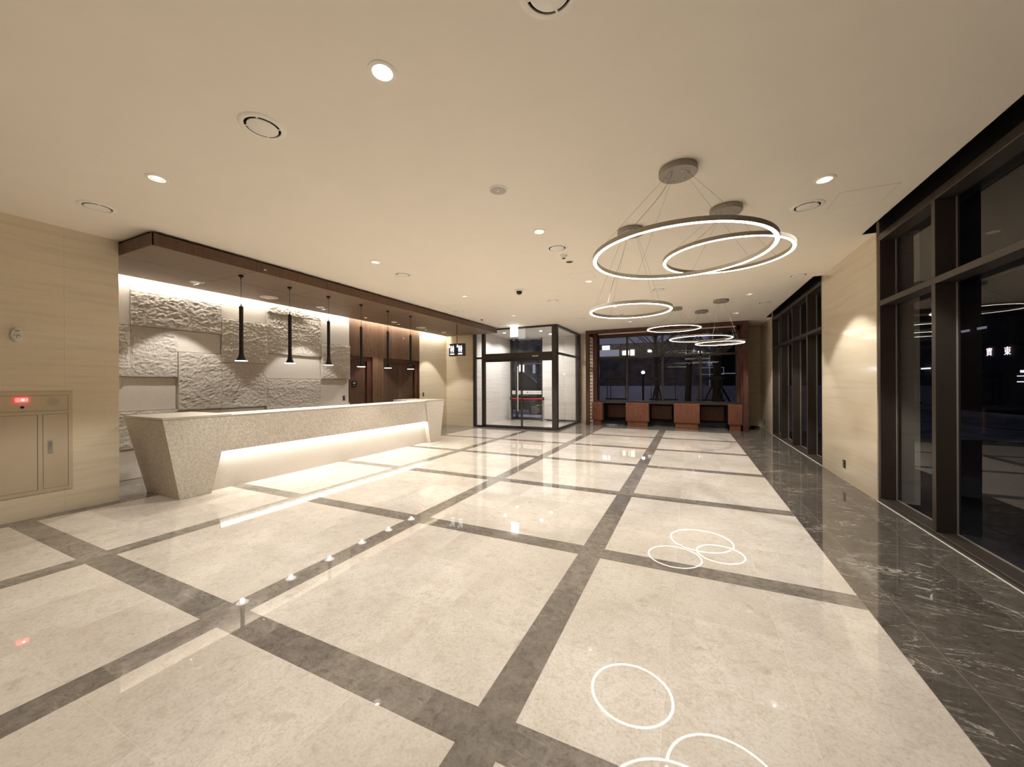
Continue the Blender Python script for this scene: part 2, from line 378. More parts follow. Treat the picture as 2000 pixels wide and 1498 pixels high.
def holed_plate(rects, holes, z):
    """flat plate: outer rectangle(s) with round holes, as bmesh at height z"""
    cu = bpy.data.curves.new('plate', 'CURVE'); cu.dimensions = '2D'; cu.fill_mode = 'BOTH'
    def sp(pts):
        s = cu.splines.new('POLY'); s.points.add(len(pts) - 1); s.use_cyclic_u = True
        for p, q in zip(s.points, pts): p.co = (q[0], q[1], 0, 1)
    for poly in rects: sp(poly)
    for x, y, r in holes: sp([(x + r * math.cos(2 * PI * i / 32), y + r * math.sin(2 * PI * i / 32)) for i in range(32)])
    o = bpy.data.objects.new('plate', cu); C.objects.link(o); dg = bpy.context.evaluated_depsgraph_get(); dg.update()
    me = bpy.data.meshes.new_from_object(o.evaluated_get(dg)); bm = nb(); bm.from_mesh(me)
    bpy.data.objects.remove(o); bpy.data.curves.remove(cu); bpy.data.meshes.remove(me)
    bmesh.ops.remove_doubles(bm, verts=bm.verts, dist=1e-5)
    for v in bm.verts: v.co.z = z
    # drop stray duplicate faces from the back side
    seen = set(); dup = []
    for f in bm.faces:
        k = tuple(sorted(v.index for v in f.verts))
        if k in seen: dup.append(f)
        seen.add(k)
    if dup: bmesh.ops.delete(bm, geom=dup, context='FACES_ONLY')
    return bm
def copy_tree(o, parent=None):
    c = o.copy(); C.objects.link(c)
    if parent: c.parent = parent
    for ch in list(o.children): copy_tree(ch, c)
    return c

# ------------------------------------------------------------------ fixture positions
DOWN = [  # x, y, lit brightness look, label
 (-1.72, 1.77, 'round downlight with a glaring bright lamp, nearest one in the upper middle of the ceiling'),
 (-4.51, 1.765, 'round downlight with chrome reflector above the beige wall cabinet, left part of the ceiling'),
 (-1.737, 4.49, 'round downlight left of the slotted air vent in the middle of the ceiling'),
 (-4.505, 4.463, 'round downlight over the floor before the desk middle, left of a round air vent'),
 (1.167, 4.533, 'round downlight beside the near dark windows, right of the big ring light canopy'),
 (-1.737, 7.09, 'round downlight touching the corner of the square access panel left of the largest ring'),
 (-4.506, 7.07, 'small round downlight near the wood soffit, level with the dome camera'),
 (1.17, 7.08, 'round downlight above the overlapping rings, lighting the stone pier between the windows'),
 (1.18, 9.682, 'round downlight nearest above the canopy of the lowest far ring light'),
 (-1.73, 9.70, 'round downlight seen through the hanging ring in front of the glass entrance'),
 (-4.545, 9.708, 'small round downlight just above the glowing white exit sign'),
 (-1.722, 12.333, 'farthest round downlight left of the far rings, just before the wood window frame'),
 (1.162, 12.146, 'farthest round downlight on the right, above the corner of the wood window frame'),
 # lamps out of the picture behind the camera
  (-4.51, -0.85, 'round downlight behind the viewpoint on the side of the left wall'), (-1.72, -0.85, 'round downlight behind the viewpoint in the middle row'),
 (1.17, -0.85, 'round downlight behind the viewpoint on the window side'), (1.17, 1.77, 'round downlight above the near windows, outside the picture'),
]
VENT = [
 (-0.62, 1.755, 'round ceiling air vent cut off by the top edge of the picture'),
 (-2.897, 1.756, 'large round ceiling air vent with a dark slot, left of the glaring nearest downlight'),
 (-5.817, 1.768, 'round ceiling air vent nearest the left wall, above the beige cabinet'),
 (1.171, 5.136, 'round ceiling air vent beside the near windows, right of the largest ring lights'),
 (-1.717, 5.148, 'round ceiling air vent with a dark slot beside the small smoke detector'),
 (-4.592, 5.197, 'round ceiling air vent over the reception desk side, next to a downlight'),
 (1.77, 8.369, 'round ceiling air vent just before the corner of the far dark windows'),
 (-2.903, 8.384, 'shallow round ceiling air vent right of the black dome camera'),
 (-5.598, 8.498, 'shallow round ceiling air vent above the wood soffit beyond the last black pendant'),
 (-0.591, 8.354, 'round ceiling air vent seen below the largest ring, above the middle hanging ring'),
 (1.636, 10.836, 'round ceiling air vent near the far end of the dark window wall'),
 (-2.928, 10.995, 'small far round ceiling air vent left of the middle hanging ring'),
 (-5.564, 11.011, 'far round ceiling air vent just above the end of the wood soffit'),
]
SDOWN = [(-7.61, 3.48, 'round downlight in the wood soffit, nearest the left wall'),
         (-7.585, 5.849, 'round downlight in the wood soffit between the second and third pendants'),
         (-7.55, 8.18, 'round downlight in the wood soffit above the two wood doors'),
         (-7.561, 10.563, 'round downlight in the wood soffit beside the hanging restroom sign')]
SVENT = [(-7.63, 4.736, 'large round white air vent in the wood soffit between the first two pendants'),
         (-7.575, 9.371, 'small far round white air vent in the wood soffit beyond the last pendant')]
RD, RV = 0.072, 0.128

# ------------------------------------------------------------------ room shell
bm = nb(); box(bm, -9.2, 2.40, -4.2, 15.6, -0.12, 0.0); struct('floor', bm, 'marble_floor')
holes = [(x, y, RD) for x, y, _ in DOWN] + [(x, y, RV) for x, y, _ in VENT]
slots = [(2.06, -4.1), (2.06, 6.45), (2.19, 6.45), (2.19, 8.62), (2.06, 8.62), (2.06, 13.42), (2.19, 13.42), (2.19, 15.5), (-8.6, 15.5), (-8.6, -4.1)]
outer = slots
bm = holed_plate([outer], holes, H)
c_bm = bm
struct('ceiling', c_bm, 'ceiling_paint')
bm = nb(); box(bm, -9.2, 2.75, -4.2, 15.6, 3.75, 3.85); struct('trim_1', bm, 'night_wall')      # slab above the ceiling
# recess that takes the blinds above the windows
bm = nb(); box(bm, 2.045, 2.06, -4.1, 6.45, H, 3.7); box(bm, 2.045, 2.06, 8.62, 13.42, H, 3.7)
box(bm, 2.06, 2.19, 6.45, 6.46, H, 3.7); box(bm, 2.06, 2.19, 8.61, 8.62, H, 3.7); box(bm, 2.06, 2.19, 13.42, 13.43, H, 3.7)
struct('trim_2', bm, 'dark_frame')
# left wall, with the return into the desk recess
bm = nb(); box(bm, -9.1, -6.95, -4.1, 2.31, 0, H); struct('wall_left', bm, 'cream_marble')
bm = nb(); box(bm, -9.1, -8.35, 2.31, 7.26, 0, H); struct('wall_back', bm, 'stone_smooth')
bm = nb(); box(bm, -9.1, -8.30, 10.19, 11.75, 0, H); struct('wall_recess', bm, 'cream_marble')
bm = nb(); box(bm, -9.1, -7.13, 11.75, 15.1, 0, H); struct('wall_entrance', bm, 'cream_marble')
bm = nb(); box(bm, -3.985, -3.36, 14.65, 15.5, 0, H); struct('wall_far', bm, 'cream_marble')
bm = nb(); box(bm, 1.63, 2.19, 15.38, 15.6, 0, H); struct('wall_corner', bm, 'cream_marble')
bm = nb(); box(bm, 2.19, 2.60, 13.42, 15.6, 0, H + .2); struct('wall_right', bm, 'cream_marble')
bm = nb(); box(bm, 2.19, 2.60, 6.45, 8.70, 0, H + .2); struct('wall_pier', bm, 'cream_marble')
bm = nb(); box(bm, -9.1, 2.6, -4.2, -4.1, 0, H + .2); struct('wall_rear', bm, 'cream_marble')

# wood clad wall with two door openings behind the desk
bm = nb()
box(bm, -8.40, -8.30, 7.26, 10.19, 2.33, H); box(bm, -8.40, -8.30, 8.11, 8.53, 0, 2.33); box(bm, -8.40, -8.30, 10.17, 10.19, 0, 2.33)
box(bm, -9.1, -8.55, 7.26, 10.19, 0, H)
wp = struct('wall_wood', bm, 'knotty_wood')
def door(name, y0, y1, leafs, plate):
    e = bpy.data.objects.new(name, None); C.objects.link(e); e.location = (-8.42, (y0 + y1) / 2, 0); e['kind'] = 'structure'
    bm = nb(); box(bm, -8.55, -8.36, y0, y0 + 0.02, 0, 2.33); box(bm, -8.55, -8.36, y1 - 0.16, y1, 0, 2.33); box(bm, -8.55, -8.36, y0 + .02, y1 - .16, 2.20, 2.33)
    obj('door_frame', bm, 'frame_wood', e)
    w_ = (y1 - .16 - y0 - .02) / leafs
    for k in range(leafs):
        bm = nb(); box(bm, -8.47, -8.42, y0 + .022 + k * w_, y0 + .018 + (k + 1) * w_, 0.005, 2.198); obj('door_leaf', bevel(bm, .002, 1), 'knotty_door', e)
    return e
door('door_1', 7.26, 8.11, 1, True); door('door_2', 8.53, 10.17, 2, False)
t = thing('door_plate', 'small black plate with pale lines of writing on the first wood door', 'sign', (-8.418, 7.54, 1.48))
obj('plate', bevel(bbx(-8.419, -8.405, 7.455, 7.625, 1.48, 1.64), .003, 1), 'black_plastic', t)
bm = nb()
for z, a, b_ in ((1.592, .055, .04), (1.566, .065, .04), (1.512, .05, .0)):
    box(bm, -8.404, -8.403, 7.54 - a / 1.3, 7.54 + b_ / 1.2 + .01, z, z + .009)
obj('lettering', bm, 'frost', t)

# rough and smooth stone slabs on the recess wall
ST = [ # y0,y1,z0,z1,depth,rough
 (2.31, 2.878, 2.53, 3.49, .10, 0), (2.31, 2.878, 1.69, 2.53, .115, 1), (2.31, 3.51, 1.12, 1.69, .03, 0), (2.31, 3.51, .51, 1.12, .10, 1), (2.31, 3.51, 0, .51, .03, 0),
 (2.878, 4.20, 3.10, 3.49, .08, 0), (2.878, 4.20, 2.53, 3.10, .12, 1), (2.878, 3.51, 1.69, 2.53, .10, 1), (3.51, 4.20, 2.145, 2.53, .07, 0), (3.51, 4.20, 1.10, 2.145, .12, 1), (3.51, 4.20, 0, 1.10, .02, 0),
 (4.20, 5.07, 2.86, 3.49, .085, 0), (4.20, 5.07, 1.99, 2.86, .125, 1), (4.20, 5.07, 1.09, 1.99, .105, 1), (4.20, 5.07, 0, 1.09, .02, 0),
 (5.07, 5.95, 3.115, 3.49, .145, 1), (5.07, 6.385, 2.222, 3.115, .11, 1), (5.95, 6.385, 3.115, 3.49, .115, 1), (5.07, 6.385, 1.68, 2.222, .06, 0), (5.07, 6.385, 0, 1.68, .10, 1),
 (6.385, 7.255, 2.58, 3.49, .085, 0), (6.385, 7.255, 1.68, 2.58, .12, 1), (6.385, 7.255, 1.06, 1.68, .05, 0), (6.385, 7.255, 0, 1.06, .09, 0)]
def stone_slab(y0, y1, z0, z1, d, rough, k):
    g = .003; x = -8.35 + d; y0 += g; y1 -= g; z0 += g; z1 -= g
    bm = nb()
    if not rough:
        box(bm, -8.35, x, y0, y1, z0, z1); bevel(bm, .003, 1); return bm
    ny = max(4, int((y1 - y0) / .0125)); nz = max(4, int((z1 - z0) / .0125)); V = []
    for j in range(nz + 1):
        row = []
        for i in range(ny + 1):
            y = y0 + (y1 - y0) * i / ny; z = z0 + (z1 - z0) * j / nz
            p = Vector((k * 7.3, y * 3.2 + z * 1.2, z * 5.0 - y * 1.0))
            h = noise.fractal(p, 0.9, 2.1, 3) * .007 + noise.fractal(Vector((k, y * 16 + z * 9, z * 22 - y * 9)), 0.6, 2.0, 4) * .010 + noise.ridged_multi_fractal(Vector((k + 5, y * 5, z * 9 + y * 2)), 0.8, 2.1, 4, 0.8, 2.0) * .004
            e = min(i, ny - i, j, nz - j) / 2.0
            jag = 0.0
            if e < 1: h = h * .5 - .003
            row.append(bm.verts.new((x + h - .006, y, z)))
        V.append(row)
    for j in range(nz):
        for i in range(ny): bm.faces.new((V[j][i], V[j][i + 1], V[j + 1][i + 1], V[j + 1][i]))
    # sides
    def side(a):
        back = [bm.verts.new((-8.35, v.co.y, v.co.z)) for v in a]
        for i in range(len(a) - 1): bm.faces.new((a[i], a[i + 1], back[i + 1], back[i]))
    side(V[0]); side(V[-1]); side([r[0] for r in V]); side([r[-1] for r in V])
    return bm
wb_ = bpy.data.objects['wall_back']
for k, s_ in enumerate(ST):
    obj('rough_stone_panel' if s_[5] else 'smooth_stone_panel', stone_slab(*s_, k), 'stone_rough' if s_[5] else 'stone_smooth', wb_, smooth=bool(s_[5]))

# far wood-framed window
def far_window():
    e = bpy.data.objects.new('window_far_frame', None); e.name = 'window_1'; C.objects.link(e); e.location = (-0.9, 14.2, 0); e['kind'] = 'structure'
    # portal boards
    bm = nb(); box(bm, -3.50, -3.37, 13.75, 13.87, 0, 3.485); box(bm, 1.50, 1.635, 13.75, 13.95, 0, 3.485); box(bm, -3.37, 1.50, 13.75, 13.95, 3.375, 3.485)
    box(bm, -3.42, -3.37, 13.87, 14.95, 3.30, 3.485); box(bm, -3.37, 1.56, 13.95, 14.95, 3.42, 3.485)
    box(bm, 1.56, 1.635, 13.95, 15.38, 0, 3.485); box(bm, 1.47, 1.56, 14.10, 14.42, 0, 3.42)
    box(bm, -3.35, -3.20, 14.26, 14.62, 0, 3.42)
    obj('portal_frame', bevel(bm, .003, 1), 'frame_wood', e)
    bm = nb(); box(bm, -3.20, 1.47, 14.42, 14.60, 3.30, 3.42); box(bm, 1.40, 1.56, 14.42, 14.60, .78, 3.42); obj('window_head', bm, 'frame_wood', e)
    bm = nb(); box(bm, -3.15, 1.35, 14.28, 14.33, 3.375, 3.415); obj('blind_rail', bevel(bm, .004, 1), 'white_metal', e)
    bm = nb()
    for x in (-3.20, -2.13, -.90, .32, 1.40): box(bm, x - .032, x + .032, 14.48, 14.60, .78, 3.42)
    box(bm, -3.2, 1.4, 14.48, 14.60, 2.49, 2.56); box(bm, -3.2, 1.4, 14.48, 14.60, 3.26, 3.33)
    obj('mullion_grid', bm, 'brown_frame', e)
    for a, b_ in ((-3.17, -2.16), (-2.10, -.93), (-.87, .29), (.35, 1.37)):
        for z0, z1 in ((.90, 2.49), (2.56, 3.26)):
            bm = nb(); v = [bm.verts.new(p) for p in ((a, 14.545, z0), (b_, 14.545, z0), (b_, 14.545, z1), (a, 14.545, z1))]; bm.faces.new(v); obj('pane', bm, 'window_glass', e)
    # deep dark sill and the low apron wall
    bm = nb(); box(bm, -3.2, 1.56, 14.15, 14.62, .80, .90); obj('window_sill', bevel(bm, .006, 1), 'dark_frame', e)
    bm = nb(); box(bm, -3.41, 1.56, 14.62, 14.80, -.02, .80); obj('apron', bm, 'night_wall', e)
    bm = nb()
    for a, b_ in ((-2.84, -2.16), (-1.28, -.60), (.32, 1.02)):
        box(bm, a, b_, 14.56, 14.60, .25, .72); 
    obj('recess_back_panel', bm, 'frame_wood', e)
    # side lattice with pale squares
    bm = nb(); n = 25
    for k in range(n + 1): box(bm, -3.39, -3.365, 13.87, 14.26, .06 + k * 3.22 / n, .082 + k * 3.22 / n)
    box(bm, -3.39, -3.38, 13.87, 13.885, .06, 3.30)
    obj('lattice', bm, 'dark_frame', e)
    return e
far_window()
# low slatted cabinets in front of the far window
def cabinet(x0, x1, doors, label, y=13.86):
    t = thing('slatted_cabinet', label, 'cabinet', ((x0 + x1) / 2, y + .2, 0), 'low slatted wood cabinets under the far window')
    obj('plinth', bbx(x0 + .05, x1 - .05, y + .03, y + .28, 0, .19), 'red_wood', t)
    obj('body', bevel(bbx(x0, x1, y + .02, y + .29, .19, .84), .003, 1), 'red_wood', t)
    w_ = (x1 - x0 - .02) / doors
    for k in range(doors):
        a = x0 + .01 + k * w_ + .004; b_ = a + w_ - .008
        bm = nb(); box(bm, a, b_, y + .004, y + .022, .20, .825); dr = obj('door', bm, 'red_wood', t)
        bm = nb(); n = max(3, int((b_ - a) / .042))
        for i in range(n):
            c0 = a + .01 + (b_ - a - .02) * i / n; box(bm, c0, c0 + (b_ - a - .02) / n * .62, y - .010, y + .004, .215, .81)
        obj('slat_face', bm, 'red_wood', dr, local=False)
    return t
cabinet(-3.30, -2.93, 1, 'low wood cabinet at the left end under the far window, beside the lattice')
cabinet(-2.09, -1.31, 2, 'two-door slatted wood cabinet under the far window, left one of the two wide ones')
cabinet(-.51, .277, 2, 'two-door slatted wood cabinet under the far window, right one of the two wide ones')
cabinet(1.095, 1.49, 1, 'narrow slatted wood cabinet at the right end under the far window')

# right-hand curtain wall windows
def curtain(name, ys, y_end0, y_end1):
    e = bpy.data.objects.new(name, None); C.objects.link(e); e.location = (2.28, (y_end0 + y_end1) / 2, 0); e['kind'] = 'structure'
    X0, X1 = 2.20, 2.36
    bm = nb(); box(bm, X0, X1 + .02, y_end0, y_end1, 0, .055); obj('window_sill', bevel(bm, .004, 1), 'brown_frame', e)
    bm = nb(); box(bm, X0 - .012, X0 - .003, y_end0, y_end1, 0, .004); obj('floor_edge_strip', bm, 'white_metal', e)
    bm = nb(); box(bm, X0, X1 + .02, y_end0, y_end1, 2.525, 2.59); obj('transom', bevel(bm, .004, 1), 'brown_frame', e)
    bm = nb(); box(bm, X0, X1 + .02, y_end0, y_end1, 3.36, 3.45); obj('head_rail', bevel(bm, .004, 1), 'brown_frame', e)
    bm = nb(); box(bm, X0 + .02, X1 + .25, y_end0, y_end1, 3.45, 3.74); obj('head_cover', bm, 'black_metal', e)
    for y in ys:
        for z0, z1 in ((.055, 2.525), (2.59, 3.36)):
            bm = nb(); box(bm, X0 - .001, X1 + .02, y - .032, y + .032, z0, z1); obj('mullion', bevel(bm, .003, 1), 'brown_frame', e)
    for a, b_ in zip(ys, ys[1:]):
        for z0, z1 in ((.055, 2.525), (2.59, 3.36)):
            lo, hi = min(a, b_) + .03, max(a, b_) - .03
            bm = nb(); v = [bm.verts.new(p) for p in ((X1, lo, z0), (X1, hi, z0), (X1, hi, z1), (X1, lo, z1))]; bm.faces.new(v); obj('pane', bm, 'window_glass', e)
            bm = nb(); box(bm, X1 - .012, X1 - .001, lo, lo + .006, z0, z1); box(bm, X1 - .012, X1 - .001, hi - .006, hi, z0, z1); box(bm, X1 - .012, X1 - .001, lo, hi, z0, z0 + .006)
            obj('gasket', bm, 'grey_metal', e)
curtain('window_2', [6.41, 5.21, 3.97, 2.73, 1.49, .25, -.99, -2.23, -3.47, -4.06], -4.1, 6.45)
curtain('window_3', [13.38, 12.22, 11.0, 9.73, 8.74], 8.70, 13.42)

# entrance vestibule of glass
def vestibule():
    e = bpy.data.objects.new('door_3', None); C.objects.link(e); e.location = (-5.5, 11.72, 0); e['kind'] = 'structure'
    Y = 11.72; D = .10
    def fr(nm, b): bmx = nb(); [box(bmx, *q) for q in b]; obj(nm, bevel(bmx, .003, 1), 'dark_frame', e)
    fr('corner_post', [(-4.11, -3.93, Y, Y + .16, 0, 3.485)])
    fr('left_post', [(-7.12, -7.01, Y, Y + D, 0, 3.485)])
    fr('inner_post', [(-6.76, -6.63, Y, Y + D, 0, 3.485)])
    fr('door_header', [(-6.63, -4.11, Y - .03, Y + D, 2.375, 2.60), (-6.63, -4.11, Y, Y + .06, 2.31, 2.375), (-7.01, -6.76, Y, Y + D, 2.43, 2.50)])
    fr('top_rail', [(-7.01, -4.11, Y, Y + D, 3.43, 3.485), (-4.03, -3.93, Y + .16, 14.53, 3.42, 3.485)])
    fr('bottom_rail', [(-7.01, -4.11, Y, Y + D, 0, .06), (-4.03, -3.93, Y + .16, 14.53, 0, .07)])
    fr('side_transom', [(-4.03, -3.93, Y + .16, 14.53, 2.515, 2.585)])
    fr('rear_post', [(-4.11, -3.93, 14.53, 14.65, 0, 3.485)])
    def pane(nm, p): bmx = nb(); bmx.faces.new([bmx.verts.new(q) for q in p]); return obj(nm, bmx, 'clear_glass', e)
    y = Y + .05
    for x0, x1 in ((-7.01, -6.76), (-6.63, -4.11)): pane('transom_pane', [(x0, y, 2.55), (x1, y, 2.55), (x1, y, 3.43), (x0, y, 3.43)])
    pane('side_light', [(-7.01, y, .06), (-6.76, y, .06), (-6.76, y, 2.43), (-7.01, y, 2.43)])
    for z0, z1 in ((.07, 2.515), (2.585, 3.42)): pane('side_pane', [(-3.98, Y + .16, z0), (-3.98, 14.53, z0), (-3.98, 14.53, z1), (-3.98, Y + .16, z1)])
    # sliding leaves
    for nm, x0, x1, yy, st in (('sliding_door', -6.63, -5.20, Y + .035, (-5.235, -5.175)), ('sliding_door', -5.20, -4.11, Y + .065, None)):
        p = pane(nm, [(x0, yy, .05), (x1, yy, .05), (x1, yy, 2.32), (x0, yy, 2.32)])
        if st:
            bmx = nb(); box(bmx, st[0], st[1], yy - .02, yy + .02, .05, 2.32); obj('door_stile', bmx, 'dark_frame', p)
        bmx = nb(); box(bmx, x0, x1, yy - .012, yy + .012, .05, .09); obj('bottom_shoe', bmx, 'dark_frame', p)
    bmx = nb(); box(bmx, -4.79, -4.57, Y - .045, Y - .03, 2.455, 2.485)
    obj('door_sensor', bevel(bmx, .003, 1), 'frost', e)
    # frosted safety band with small lettering on the outer glazing
    return e
vestibule()
# outer glazing of the vestibule
def outer_door():
    e = bpy.data.objects.new('door_4', None); C.objects.link(e); e.location = (-6.3, 14.9, 0); e['kind'] = 'structure'
    bmx = nb(); [box(bmx, *q) for q in ((-7.13, -7.05, 14.85, 14.95, 0, H), (-6.88, -6.78, 14.85, 14.95, 0, H), (-5.67, -5.58, 14.85, 14.95, 0, H), (-6.78, -5.67, 14.85, 14.95, 2.36, 2.42), (-7.05, -6.88, 14.85, 14.95, 2.36, 2.40), (-7.05, -5.67, 14.85, 14.95, 0, .10))]
    obj('door_frame', bevel(bmx, .003, 1), 'dark_frame', e)
    bmx = nb(); bmx.faces.new([bmx.verts.new(q) for q in ((-7.05, 14.9, .1), (-5.67, 14.9, .1), (-5.67, 14.9, H), (-7.05, 14.9, H))]); obj('pane', bmx, 'clear_glass', e)
    bmx = nb(); box(bmx, -7.05, -5.60, 14.89, 14.895, 1.085, 1.24); fb = obj('frosted_band', bmx, 'frost', e)
    bmx = nb(); x = -6.33; lathe(bmx, [(0, 0), (.032, 0), (.032, .001), (0, .001)], x, 14.887, 1.165, 16, 'Y')
    random.seed(3)
    x = -6.25
    for k in range(14):
        if k == 6: x += .06; continue
        hgt = .042 if k in (0, 7) else random.choice((.026, .026, .036)); box(bmx, x, x + .008, 14.886, 14.888, 1.142, 1.142 + hgt)
        box(bmx, x, x + .024, 14.886, 14.888, 1.142 + hgt * .5, 1.142 + hgt * .5 + .006); x += .042
    obj('emblem_and_lettering', bmx, 'letter_grey', fb)
    bmx = nb(); tube(bmx, [(-6.74, 14.80, .35), (-6.74, 14.80, 2.30)], .016, 10)
    for z in (.6, 2.05): tube(bmx, [(-6.74, 14.80, z), (-6.74, 14.86, z)], .009, 8)
    obj('door_handle', bmx, 'white_metal', e, smooth=True)
outer_door()
bm = nb(); box(bm, -5.58, -3.985, 14.75, 15.1, 0, H); struct('wall_vestibule_back', bm, 'white_marble')
bm = nb(); box(bm, -7.13, -7.115, 11.82, 14.85, 0, H); struct('wall_vestibule_left', bm, 'white_marble')
bm = nb(); box(bm, -7.1, -4.03, 11.82, 14.85, H - .012, H - .002)
struct('ceiling_vestibule', bm, 'ceiling_white')
bm = nb(); box(bm, -5.58, -4.03, 14.70, 14.75, 0, .06); struct('baseboard_vestibule', bm, 'dark_frame')

# ------------------------------------------------------------------ wood soffit above the desk
def soffit():
    t = thing('wood_soffit', 'long dropped walnut soffit hanging below the ceiling over the reception desk', 'soffit', (-7.1, 6.9, 3.3))
    y1 = 11.55
    hs = [(x, y, RD) for x, y, _ in SDOWN] + [(x, y, RV) for x, y, _ in SVENT]
    joints = [2.315 + 1.25 * k for k in range(1, 8)]
    ys = [2.315] + joints + [y1]
    g = .004
    for a, b_ in zip(ys, ys[1:]):
        for x0, x1 in ((-8.12, -6.965), (-6.955, -6.07)):
            hh = [h for h in hs if a + .08 < h[1] < b_ - .08 and x0 + .1 < h[0] < x1 - .1]
            obj('soffit_board', holed_plate([[(x0, a + g), (x1, a + g), (x1, b_ - g), (x0, b_ - g)]], hh, 3.30), 'walnut_soffit', t)
        obj('fascia_board', bbx(-6.07, -6.05, a + g / 2, b_ - g / 2, 3.298, 3.452), 'walnut_fascia', t)
    obj('end_fascia', bbx(-8.12, -6.05, 2.312, 2.33, 3.298, 3.452), 'walnut_fascia', t)
    obj('end_fascia', bbx(-8.12, -6.05, y1 - .005, y1 + .015, 3.298, 3.452), 'walnut_fascia', t)
    obj('carcass', bbx(-8.12, -6.20, 2.33, y1 - .01, 3.44, 3.488), 'gap_dark', t)
    obj('back_edge', bbx(-8.13, -8.115, 2.33, y1, 3.30, 3.36), 'gap_dark', t)
    obj('cove_light_strip', bbx(-8.15, -8.13, 2.33, 11.6, 3.385, 3.40), 'cove_led', t)
    bm = nb(); box(bm, -6.049, -6.044, 3.675, 3.71, 3.347, 3.365); obj('small_white_label', bm, 'frost', t)
soffit()
# soft fill of the cove along the wall (the strip's own light)
for y0, y1 in ((2.4, 7.2), (7.3, 11.6)):
    l = bpy.data.lights.new('cove_light', 'AREA'); l.shape = 'RECTANGLE'; l.size = .03; l.size_y = y1 - y0; l.energy = 14.0 * (y1 - y0); l.color = WARM2
    o = bpy.data.objects.new('cove_light', l); C.objects.link(o); o.location = (-8.155, (y0 + y1) / 2, 3.40); o.rotation_euler = (0, math.radians(18), 0)

# ------------------------------------------------------------------ ceiling fixtures
def downlight(x, y, z, label, group, lamp='lamp_glow', power=K_DOWN, size=math.radians(95), r=RD, col=WARM, blend=.22):
    t = thing('downlight', label or 'round recessed ceiling downlight', 'downlight', (x, y, z - .008), group)
    bm = nb(); lathe(bm, [(r * .86, 0), (r * .98, -.002), (r * 1.2, .004), (r * 1.22, .009), (r * .86, .010), (r * .86, 0)], n=32); obj('trim_ring', bm, 'white_metal', t, True, local=True)
    bm = nb(); lathe(bm, [(r * .86, .001), (r * .78, .02), (r * .66, .045), (r * .55, .06)], n=32); obj('reflector', bm, 'reflector', t, True, local=True)
    bm = nb(); lathe(bm, [(r * .42, .056), (0, .050)], n=24); obj('lamp', bm, lamp, t, True, local=True)
    bm = nb(); lathe(bm, [(r * .9, .012), (r * .9, .11), (0, .11)], n=24); obj('housing', bm, 'gap_dark', t, True, local=True)
    spot('lamp_light', (x, y, z - .012), power, size, col, t, blend, .03)
    return t
g1 = 'round downlights in the beige ceiling'
for x, y, lab in DOWN:
    downlight(x, y, H, lab, g1, power=K_DOWN * (.42 if y < 0 else .36 if x > 1 and y < 3 else .66 if y < 3 else .80 if x > 1 and y < 6 else .95 if x > 1 else 1.1))
for x, y, lab in SDOWN:
    downlight(x, y, 3.30, lab, 'round downlights in the wood soffit', 'lamp_soft', K_SOFF, math.radians(78))
def vent(x, y, z, label, group, ang=0.0, r=RV):
    t = thing('air_vent', label, 'air vent', (x, y, z - .012), group)
    bm = nb(); lathe(bm, [(r * .93, .012), (r * .93, .002), (r, 0), (r * 1.15, .004), (r * 1.24, .011), (r * .93, .012)], n=40); obj('frame', bm, 'white_metal', t, True, local=True)
    bm = nb(); lathe(bm, [(0, -.006), (r * .72, -.006), (r * .80, -.001), (r * .80, .004), (0, .006)], n=40); obj('disc', bm, 'white_metal', t, True, local=True)
    bm = nb(); lathe(bm, [(r * .94, .010), (r * .94, .07), (0, .07)], n=32); obj('duct', bm, 'duct_dark', t, True, local=True)
    for k in range(4):
        bm = nb(); a = ang + k * PI / 2
        vs = box(bm, r * .78, r * .94, -.006, .006, .002, .006)
        bmesh.ops.rotate(bm, verts=vs, matrix=Matrix.Rotation(a, 3, 'Z'))
        obj('bracket', bm, 'white_metal', t, local=True)
for i, (x, y, lab) in enumerate(VENT): vent(x, y, H, lab, 'round air vents in the beige ceiling', i * .7)
for i, (x, y, lab) in enumerate(SVENT): vent(x, y, 3.30, lab, 'round air vents in the wood soffit', i * .5)

# speaker, detectors, cameras
t = thing('ceiling_speaker', 'round grey mesh speaker flush in the ceiling, above the desk side middle', 'speaker', (-1.733, 3.351, H - .008))
bm = nb(); lathe(bm, [(.082, 0), (.096, .002), (.098, .008), (.082, .008), (.082, 0)], n=40); obj('trim_ring', bm, 'white_metal', t, True, local=True)
bm = nb(); lathe(bm, [(.082, .001), (.02, -.001), (0, -.002)], n=40); obj('grille', bm, 'grill_grey', t, True, local=True)
bm = nb(); lathe(bm, [(.012, -.002), (.008, -.004), (0, -.004)], n=16); obj('badge', bm, 'white_metal', t, True, local=True)
t = thing('smoke_detector', 'small white smoke detector on the ceiling beside the slotted air vent', 'detector', (-1.73, 5.50, H - .05))
bm = nb(); lathe(bm, [(.058, .049), (.055, .032), (.034, .022), (.032, .006), (0, .004)], n=28); obj('body', bm, 'white_metal', t, True, local=True)
bm = nb(); lathe(bm, [(.026, .005), (.022, 0), (0, 0)], n=24); obj('sensor_cap', bm, 'duct_dark', t, True, local=True)
t = thing('sprinkler_rose', 'small round brown recessed fitting in the ceiling right of the smoke detector', 'ceiling fitting', (-1.737, 5.82, H - .006))
bm = nb(); lathe(bm, [(.055, 0), (.074, .005), (.055, .006), (.055, 0)], n=28); obj('trim_ring', bm, 'white_metal', t, True, local=True)
bm = nb(); lathe(bm, [(.054, .001), (.045, .004), (0, .005)], n=28); obj('plate', bm, 'brown_frame', t, True, local=True)
t = thing('sprinkler_rose', 'small grey round fitting on the ceiling seen inside the middle hanging ring', 'ceiling fitting', (-1.75, 10.94, H - .006))
